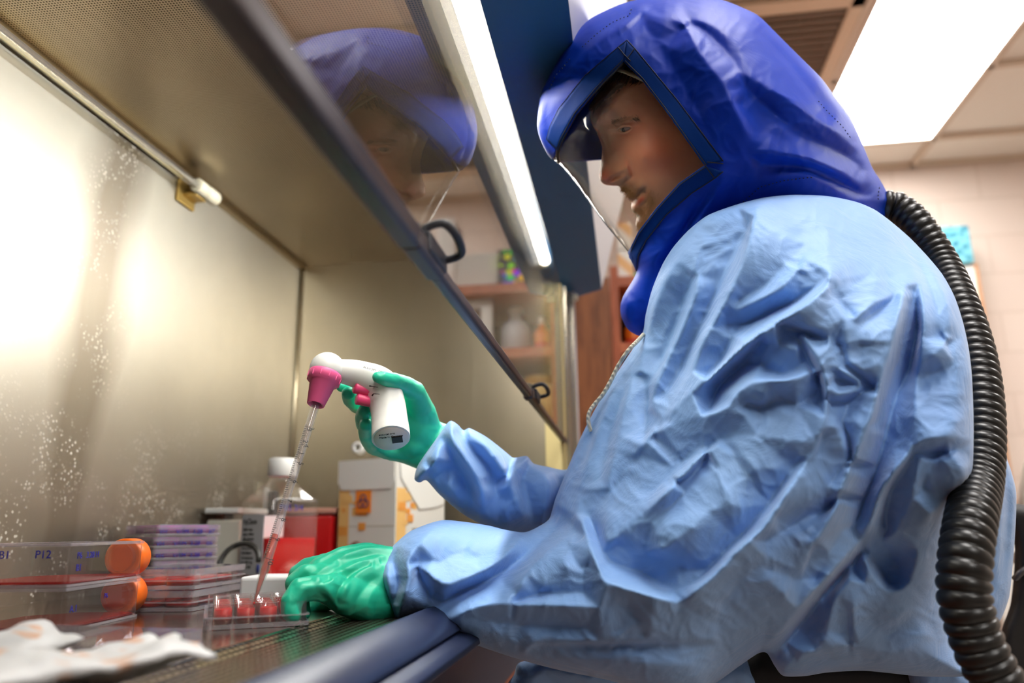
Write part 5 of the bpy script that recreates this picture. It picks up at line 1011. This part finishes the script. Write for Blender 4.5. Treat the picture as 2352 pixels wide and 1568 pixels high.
hf = [(9*mm, [(1457, 14), (1506, 37), (1560, 46), (1592, 90), (1612, 130), (1653, 180), (1690, 250), (1722, 335)]), (-7*mm, [(1481, 56), (1520, 110), (1552, 170), (1592, 240), (1628, 300), (1666, 352)]), (6*mm, [(1579, 41), (1640, 60), (1700, 110)]), (-6*mm, [(1560, 70), (1600, 60), (1660, 110), (1690, 150)]),
 (10*mm, [(1700, 166), (1771, 203), (1836, 246), (1900, 288), (1950, 323), (1996, 376)]), (-13*mm, [(1716, 205), (1775, 258), (1825, 298), (1871, 323), (1932, 352), (1975, 385)]), (-8*mm, [(1700, 240), (1760, 300), (1830, 335)]), (8*mm, [(1720, 355), (1752, 348), (1807, 356), (1861, 367), (1932, 396), (1975, 425)]), (4*mm, [(1727, 314), (1740, 340), (1765, 325)]), (-8*mm, [(1750, 378), (1840, 384), (1900, 405), (1960, 436), (2000, 452)]), (5*mm, [(1735, 420), (1790, 405), (1862, 405), (1920, 435), (1960, 462)]),
 (-6*mm, [(1721, 36), (1782, 107), (1818, 150), (1871, 221), (1900, 262)]), (6*mm, [(1700, 48), (1771, 120), (1807, 158), (1880, 240)]), (4*mm, [(1740, 60), (1810, 125), (1890, 210), (1940, 280)]), (3*mm, [(1960, 330), (1990, 390), (2020, 440)]),
 (6*mm, [(1662, 400), (1620, 480), (1587, 535), (1545, 612), (1500, 700)]), (-6*mm, [(1640, 425), (1590, 500), (1550, 565), (1500, 650), (1470, 720)]), (-5*mm, [(1690, 420), (1640, 500), (1580, 590)]), (5*mm, [(1462, 626), (1500, 600), (1530, 560), (1570, 500)]), (-5*mm, [(1480, 640), (1455, 690), (1450, 730)]), (4*mm, [(1440, 690), (1440, 720), (1460, 755)]),
 (4*mm, [(1280, 220), (1330, 140), (1390, 80), (1450, 40)]), (-4*mm, [(1262, 230), (1300, 160), (1360, 85), (1420, 45), (1450, 12)]), (-3*mm, [(1250, 260), (1262, 320)]), (3*mm, [(1245, 240), (1250, 300), (1270, 350)]), (3*mm, [(1480, 20), (1440, 60), (1400, 90)]), (-4*mm, [(1500, 20), (1470, 40), (1430, 75)])]
win = [(1265, 372), (1281, 345), (1290, 321), (1322, 262), (1371, 204), (1432, 141), (1473, 182), (1538, 267), (1618, 380), (1560, 420), (1508, 477), (1467, 531), (1443, 580), (1425, 600), (1360, 540), (1260, 420)]
win_b = [(1255, 374), (1330, 371), (1400, 366), (1560, 350), (1600, 380), (1560, 420), (1500, 500), (1475, 545), (1443, 590), (1420, 600), (1300, 500)]
hs_ = Solid(h_out, hc_, 4.5, folds=Relief(hf, h_out), wr=(2.2, 80., .0022))
hood = hs_.build('hood', m_hood, person, hole=win, hole_back=win_b, thick=.0014)
# band round the window, stitched seams
def onhood(pts, off, n=5.): q = resample([(p[0], p[1]) for p in pts], n, False, False); d = hs_smooth.depth(q)-off; return q, d
hs_smooth = Solid(h_out, hc_, 4.5)
def patch(name, a, b_, off, mat, par, thick=.0008, nv=6):
    "cloth strip between two lines on the hood"
    A = resample(a, 6, False, False); m = len(A); Bq = np.array(b_, float); s = np.r_[0, np.cumsum(np.linalg.norm(np.diff(Bq, axis=0), axis=1))]; u = np.linspace(0, s[-1], m); B = np.stack([np.interp(u, s, Bq[:, k]) for k in (0, 1)], 1)
    G_ = np.stack([A+(B-A)*t for t in np.linspace(0, 1, nv)], 1).reshape(-1, 2); d = np.minimum(hs_.depth(G_), hs_smooth.depth(G_))-off; V = atn(G_, d)
    fs = [(i*nv+j, i*nv+j+1, (i+1)*nv+j+1, (i+1)*nv+j) for i in range(m-1) for j in range(nv-1)]
    me = bpy.data.meshes.new(name); me.from_pydata([tuple(v) for v in V], [], fs); bm = bmesh.new(); bm.from_mesh(me); bm.normal_update()
    if sum(f.normal.dot(Vector(-FWD)) for f in bm.faces) < 0: bmesh.ops.reverse_faces(bm, faces=bm.faces[:])
    bm.to_mesh(me); bm.free(); o = obj(name, me, mat, par, True); md_ = o.modifiers.new('t', 'SOLIDIFY'); md_.thickness = thick; md_.offset = 1; return o
i_top = [(1281, 345), (1290, 321), (1322, 262), (1371, 204), (1432, 141)]; o_top = [(1255, 320), (1263, 290), (1283, 250), (1342, 175), (1420, 108), (1440, 92)]
i_rt = [(1432, 141), (1473, 182), (1538, 267), (1618, 380)]; o_rt = [(1440, 92), (1457, 110), (1555, 229), (1653, 359), (1661, 370)]
i_bt = [(1618, 380), (1560, 420), (1508, 477), (1467, 531), (1443, 580)]; o_bt = [(1661, 394), (1644, 408), (1587, 445), (1530, 494), (1485, 551), (1466, 588), (1462, 622)]
patch('window_band', i_top, o_top, .0012, m_band, hood); patch('window_band', i_rt, o_rt, .0014, m_band, hood); patch('window_band', i_bt, o_bt, .0012, m_band, hood)
m_st = pmat('black_thread', (8, 10, 30), .7)
def seam(pts, off=.0032, r=.00055, dash=False):
    q = resample([(p[0], p[1]) for p in pts], 3.0, False, False); d = np.minimum(hs_.depth(q), hs_smooth.depth(q))-off; V = [Vector(v) for v in atn(q, d)]; bm = bmesh.new()
    if dash:
        for k in range(0, len(V)-2, 3): sweep(bm, V[k:k+2], r, 5)
    else: sweep(bm, V, r, 5)
    obj('seam', bm, m_st, hood)
sh = lambda P, dx, dy: [(x+dx, y+dy) for x, y in P]
seam(o_top, .0022); seam(o_rt, .0022); seam(o_bt, .0022); seam(sh(i_top, -2, -3)); seam(sh(i_rt, 4, -1)); seam(sh(i_bt, 3, 3))
seam([(1420, 108), (1433, 125), (1448, 140)]); seam([(1440, 135), (1457, 112)]); seam([(1618, 378), (1640, 408)]); seam([(1624, 372), (1661, 376)])
seam([(1337, 108), (1370, 78), (1405, 52), (1432, 40), (1445, 36), (1453, 12)], .0016, .0005, True); seam([(1262, 205), (1275, 175), (1297, 150), (1312, 130)], .0016, .0005, True)
seam([(1700, 470), (1745, 430), (1800, 415), (1862, 407), (1868, 409)], .0016, .0005, True); seam([(2020, 430), (2016, 455), (2022, 462)], .0016, .0005, True); seam([(1880, 232), (1895, 250), (1915, 270), (1935, 290), (1955, 318)], .0016, .0004, True)
# dark gasket and visor
m_gask = pmat('visor_gasket', (14, 14, 18), .4)
q = resample([(1283, 372), (1281, 350), (1291, 321), (1323, 262), (1371, 204), (1431, 143)], 4, False, True); V = [Vector(v) for v in atn(q, hs_smooth.depth(q)+.002)]; bm = bmesh.new(); sweep(bm, V, .0022, 8); obj('gasket', bm, m_gask, hood)
m_vis = clear('visor_film', (.98, .965, .93), .12, .03, .01, (210, 200, 190), 3.4, .9)
vis = Solid(h_out, [(u, v, c, min(t-.003, .086), 100) for (u, v, c, t, w) in hc_], 5, Tback=.78)
v_poly = [(1262, 352), (1281, 335), (1290, 318), (1322, 258), (1371, 200), (1432, 136), (1475, 178), (1543, 263), (1624, 380), (1562, 426), (1512, 483), (1470, 536), (1448, 590), (1430, 640), (1300, 560), (1240, 380)]
q_all = np.array(v_poly, float)
class Inv(Solid): pass
def build_visor():
    sp = 6; lo, hi = vis.out.min(0), vis.out.max(0); P = []
    for k, y in enumerate(np.arange(130, 600, sp*.866)): xs = np.arange(1240+(k % 2)*3, 1640, sp); P.append(np.stack([xs, np.full(len(xs), y)], 1))
    P = np.vstack(P); P = P[inside(vis.out, P) & inside(q_all, P)]; P = P[polydist(vis.out, P) > 3]
    rim = vis.out[inside(q_all, vis.out)]; pv = resample(v_poly, 5, True, False); pv = pv[inside(vis.out, pv)]; Q = np.vstack([rim, P, pv]); res = delaunay_2d_cdt([Vector(p) for p in Q], [], [], 0, 1e-5); V = np.array([tuple(v) for v in res[0]]); FA = np.array([f for f in res[2] if len(f) == 3]); cen = V[FA].mean(1); FA = FA[inside(vis.out, cen) & inside(q_all, cen)]
    rm = polydist(vis.out, V) < .5; D1 = vis.depth(V, 1); D2 = vis.depth(V, -1); c0 = vis.f(V)[:, 0]; D1[rm] = c0[rm]; m = len(V); mp = np.where(rm, np.arange(m), np.arange(m)+m)
    faces = [tuple(int(i) for i in t) for t in FA]+[tuple(int(mp[i]) for i in t[::-1]) for t, ok in zip(FA, inside(np.array([(1240, 366)]+win_b[1:], float), V[FA].mean(1))) if ok]
    VV = np.vstack([atn(V, D1), atn(V, D2)]); me = bpy.data.meshes.new('visor'); me.from_pydata([tuple(v) for v in VV], [], faces); me.update(); bm = bmesh.new(); bm.from_mesh(me); bmesh.ops.delete(bm, geom=[v for v in bm.verts if not v.link_faces], context='VERTS'); bm.to_mesh(me); bm.free(); return me
obj('visor', build_visor(), m_vis, hood, True)
# ---- breathing hose
pth = [(2026, 470, .90, 34), (2062, 478, .895, 35), (2105, 515, .88, 36), (2160, 600, .855, 38), (2205, 700, .80, 41), (2236, 800, .76, 44), (2252, 900, .725, 47), (2256, 1000, .695, 49), (2248, 1100, .66, 52), (2230, 1190, .61, 56), (2217, 1280, .585, 58), (2215, 1370, .575, 59), (2236, 1450, .57, 59), (2266, 1520, .565, 60), (2310, 1590, .56, 61), (2380, 1660, .56, 61)]
sp_ = spline([at(p[0], p[1], p[2]) for p in pth], 40); n_ = len(sp_); rr = np.interp(np.linspace(0, len(pth)-1, n_), range(len(pth)), [p[3]*p[2]/F for p in pth])
sl_ = np.r_[0, np.cumsum([(sp_[i+1]-sp_[i]).length for i in range(n_-1)])]; tot = sl_[-1]; pitch = .0098; M_ = int(tot/pitch*12); u = np.linspace(0, tot, M_)
Px = np.stack([np.interp(u, sl_, [p[k] for p in sp_]) for k in range(3)], 1); rr2 = np.interp(u, sl_, rr); ph = (u/pitch) % 1
rad_ = rr2*(.84+.16*np.power(np.abs(np.sin(math.pi*ph)), .55))
bm = bmesh.new(); sweep(bm, [Vector(p) for p in Px], list(rad_), 40); obj('breathing_hose', bm, pmat('hose_black', (20, 19, 18), .34, 0, .5), person)

# ---- gloves
m_glv, nt, b = newmat('nitrile_green'); tc = N(nt, 'ShaderNodeTexCoord'); n = N(nt, 'ShaderNodeTexNoise', i_Scale=60.0, i_Detail=4.0); link(nt, tc.outputs['Object'], n.inputs['Vector'])
b.inputs['Base Color'].default_value = srgb(38, 196, 156); b.inputs['Roughness'].default_value = .42; b.inputs['Subsurface Weight'].default_value = .05; b.inputs['Subsurface Radius'].default_value = (.002, .006, .004)
bp = N(nt, 'ShaderNodeBump', i_Strength=.35); bp.inputs['Distance'].default_value = .002; link(nt, n.outputs['Fac'], bp.inputs['Height']); link(nt, bp.outputs[0], b.inputs['Normal'])
def glove(chains, relief, voxel, name, nz_=.0005, sm=5):
    bm = bmesh.new()
    for ch in chains:
        for a, b_ in zip(ch[:-1], ch[1:]): rcone(bm, at(a[0], a[1], a[2]), at(b_[0], b_[1], b_[2]), a[3]*a[2]/F, b_[3]*b_[2]/F)
    me = remeshed(bm, voxel, sm, name); carve(me, relief, noise_amt=nz_, nscale=55); return obj(name, me, m_glv, person, True)
# near hand (left): knuckles to the left, fingers bent down onto the plate; radii in pixels
dh = .715
near = [
 [(965, 1345, .745, 50), (905, 1340, .735, 62), (850, 1338, .73, 66), (800, 1340, .72, 62), (765, 1335, .712, 48)],
 [(900, 1310, .74, 52), (840, 1302, .74, 56), (790, 1305, .73, 50), (745, 1318, .72, 42)],
 [(890, 1375, .725, 48), (840, 1378, .712, 50), (800, 1370, .70, 44), (760, 1356, .69, 34)],
 [(770, 1352, .69, 34), (722, 1350, .678, 29), (690, 1354, .670, 28), (670, 1380, .664, 25), (668, 1402, .660, 23), (674, 1413, .659, 20)],   # little finger, nearest
 [(760, 1330, .705, 34), (705, 1322, .70, 28), (680, 1340, .695, 26), (688, 1380, .688, 22), (698, 1408, .684, 17)],
 [(750, 1305, .73, 34), (708, 1306, .73, 26), (686, 1320, .725, 24), (676, 1350, .72, 20), (676, 1380, .72, 18)],
 [(745, 1300, .75, 30), (712, 1312, .755, 22), (694, 1330, .76, 20), (688, 1362, .76, 18)],
 [(830, 1390, .765, 34), (770, 1372, .775, 24), (730, 1388, .78, 20), (706, 1402, .775, 17)]]
no = [(640, 1240), (960, 1220), (960, 1460), (640, 1460)]
mm = .001
nr = [(1.6*mm, [(700, 1302), (760, 1268), (820, 1245), (860, 1243)]), (-1.8*mm, [(720, 1300), (790, 1262), (850, 1252), (890, 1248)]), (1.8*mm, [(725, 1318), (790, 1278), (850, 1258), (900, 1262)]), (-1.8*mm, [(740, 1322), (800, 1288), (860, 1270), (905, 1276)]),
 (1.8*mm, [(750, 1340), (790, 1310), (830, 1290), (880, 1278)]), (-2*mm, [(770, 1345), (800, 1318), (850, 1298), (885, 1290)]), (2*mm, [(770, 1400), (790, 1350), (830, 1310), (870, 1292)]), (-2.6*mm, [(768, 1412), (778, 1365), (800, 1325), (830, 1300)]), (1.5*mm, [(800, 1420), (806, 1370), (830, 1330), (870, 1305)]), (-1.6*mm, [(812, 1425), (820, 1380), (850, 1335), (880, 1320)]), (1.5*mm, [(840, 1430), (845, 1380), (870, 1340)]), (-1.5*mm, [(862, 1430), (864, 1390), (880, 1355)]),
 (-2.2*mm, [(726, 1345), (735, 1362), (752, 1378), (765, 1400)]), (1.8*mm, [(735, 1335), (748, 1352), (770, 1380)]), (-1.8*mm, [(735, 1338), (760, 1330), (785, 1322)]), (-1.8*mm, [(664, 1380), (676, 1390), (694, 1388)]), (-1.8*mm, [(654, 1409), (666, 1411), (684, 1404)]), (-2*mm, [(700, 1352), (702, 1366), (690, 1376)]), (-2.5*mm, [(664, 1338), (672, 1342), (700, 1322), (730, 1310)])]
glove(near, Relief(nr, no, step=2, blur=1.0), .0013, 'glove', .00045)
# far hand (right) round the pistol grip; the palm sits behind the grip
D1 = .84
far = [
 [(1075, 1050, .885, 40), (1010, 1015, .865, 44), (970, 1000, .86, 44)], [(1060, 1075, .88, 30), (985, 1055, .855, 30), (930, 1040, .85, 24)],
 [(990, 1015, .86, 40), (960, 985, .855, 48), (935, 960, .855, 46), (915, 930, .86, 36)],
 [(985, 1030, .86, 36), (945, 1020, .85, 36), (900, 1015, .85, 32), (868, 1010, .85, 26)],
 [(975, 990, .86, 40), (965, 950, .85, 38), (955, 915, .84, 30)],
 [(962, 930, .84, 30), (952, 898, .82, 24), (930, 884, .80, 22), (905, 874, .775, 19), (880, 868, .765, 16.5), (868, 866, .763, 14)],   # thumb across the barrel
 [(915, 915, .86, 28), (870, 905, .86, 22), (838, 893, .85, 19), (806, 890, .835, 16), (784, 888, .825, 13)],  # index
 [(915, 935, .86, 26), (860, 938, .86, 21), (822, 930, .845, 20), (805, 915, .815, 19), (800, 902, .795, 16)],
 [(915, 965, .86, 26), (868, 975, .86, 21), (838, 975, .84, 20), (834, 958, .805, 19), (838, 944, .79, 17)],
 [(905, 990, .86, 25), (870, 1010, .86, 22), (850, 1012, .835, 21), (841, 990, .805, 19), (841, 976, .79, 16)],
 [(935, 1040, .85, 24), (890, 1034, .84, 22), (858, 1022, .83, 22), (842, 1000, .81, 18)]]
fo = [(740, 840), (1060, 840), (1060, 1100), (740, 1100)]
fr_ = [(-1.6*mm, [(918, 865), (914, 880), (922, 892)]), (-1.5*mm, [(945, 872), (935, 888), (926, 898)]), (-1.5*mm, [(952, 880), (943, 892), (934, 902)]), (1.5*mm, [(960, 900), (975, 940), (1005, 985)]), (-1.6*mm, [(985, 960), (980, 1000), (960, 1040)]), (-1.8*mm, [(1010, 985), (990, 1020), (965, 1055)]), (1.6*mm, [(1018, 975), (1000, 1020), (975, 1058)]), (-1.5*mm, [(870, 1020), (865, 1035)]), (-1.5*mm, [(878, 1030), (874, 1045)]), (1.5*mm, [(855, 1010), (875, 1040), (930, 1052)])]
glove(far, Relief(fr_, fo, step=2, blur=1.0), .0013, 'glove', .0004, 5)

# ---- office chair behind the person
ch = empty('office_chair', (.62, 1.05, 0), 'black office chair behind the person, its backrest at the right edge', 'chair')
m_ch = pmat('chair_black', (16, 16, 18), .55, bump=(120, .2))
cb_out = [(2300, 1150), (2330, 1155), (2420, 1190), (2460, 1400), (2440, 1650), (2300, 1660), (2288, 1560), (2300, 1450), (2322, 1380), (2330, 1250)]
Solid(cb_out, [(2350, 1300, .97, .025, 30), (2400, 1600, .97, .03, 30)], 9).build('backrest', m_ch, ch)
sb_ = at(2000, 1700, .98); bm = bmesh.new(); box(bm, sb_.x-.24, sb_.x+.24, sb_.y-.22, sb_.y+.24, .47, .55, bevel=.03, seg=4); obj('seat', bm, m_ch, ch)
bm = bmesh.new(); lathe(bm, (sb_.x, sb_.y, .08), (0, 0, 1), [(0, .03), (.2, .03), (.2, .02), (.39, .02)], 20); obj('gas_column', bm, pmat('chair_metal', (60, 60, 62), .3, .8), ch)
for k in range(5):
    a = 2*math.pi*k/5+.3; e_ = Vector((sb_.x+.29*math.cos(a), sb_.y+.29*math.sin(a), .07)); bm = bmesh.new(); sweep(bm, [Vector((sb_.x, sb_.y, .10)), e_], [.025, .016], 10); l_ = obj('leg', bm, m_ch, ch)
    bm = bmesh.new(); lathe(bm, e_+Vector((0, -.02, -.042)), (0, 1, 0), [(0, .026), (.04, .026)], 18); obj('caster', bm, m_ch, l_)
bm = bmesh.new(); sweep(bm, spline([at(2330, 1330, .945), at(2344, 1315, .94), at(2365, 1300, .94)], 6), .004, 8); obj('lever', bm, pmat('chair_metal', (90, 88, 90), .3, .8), ch)
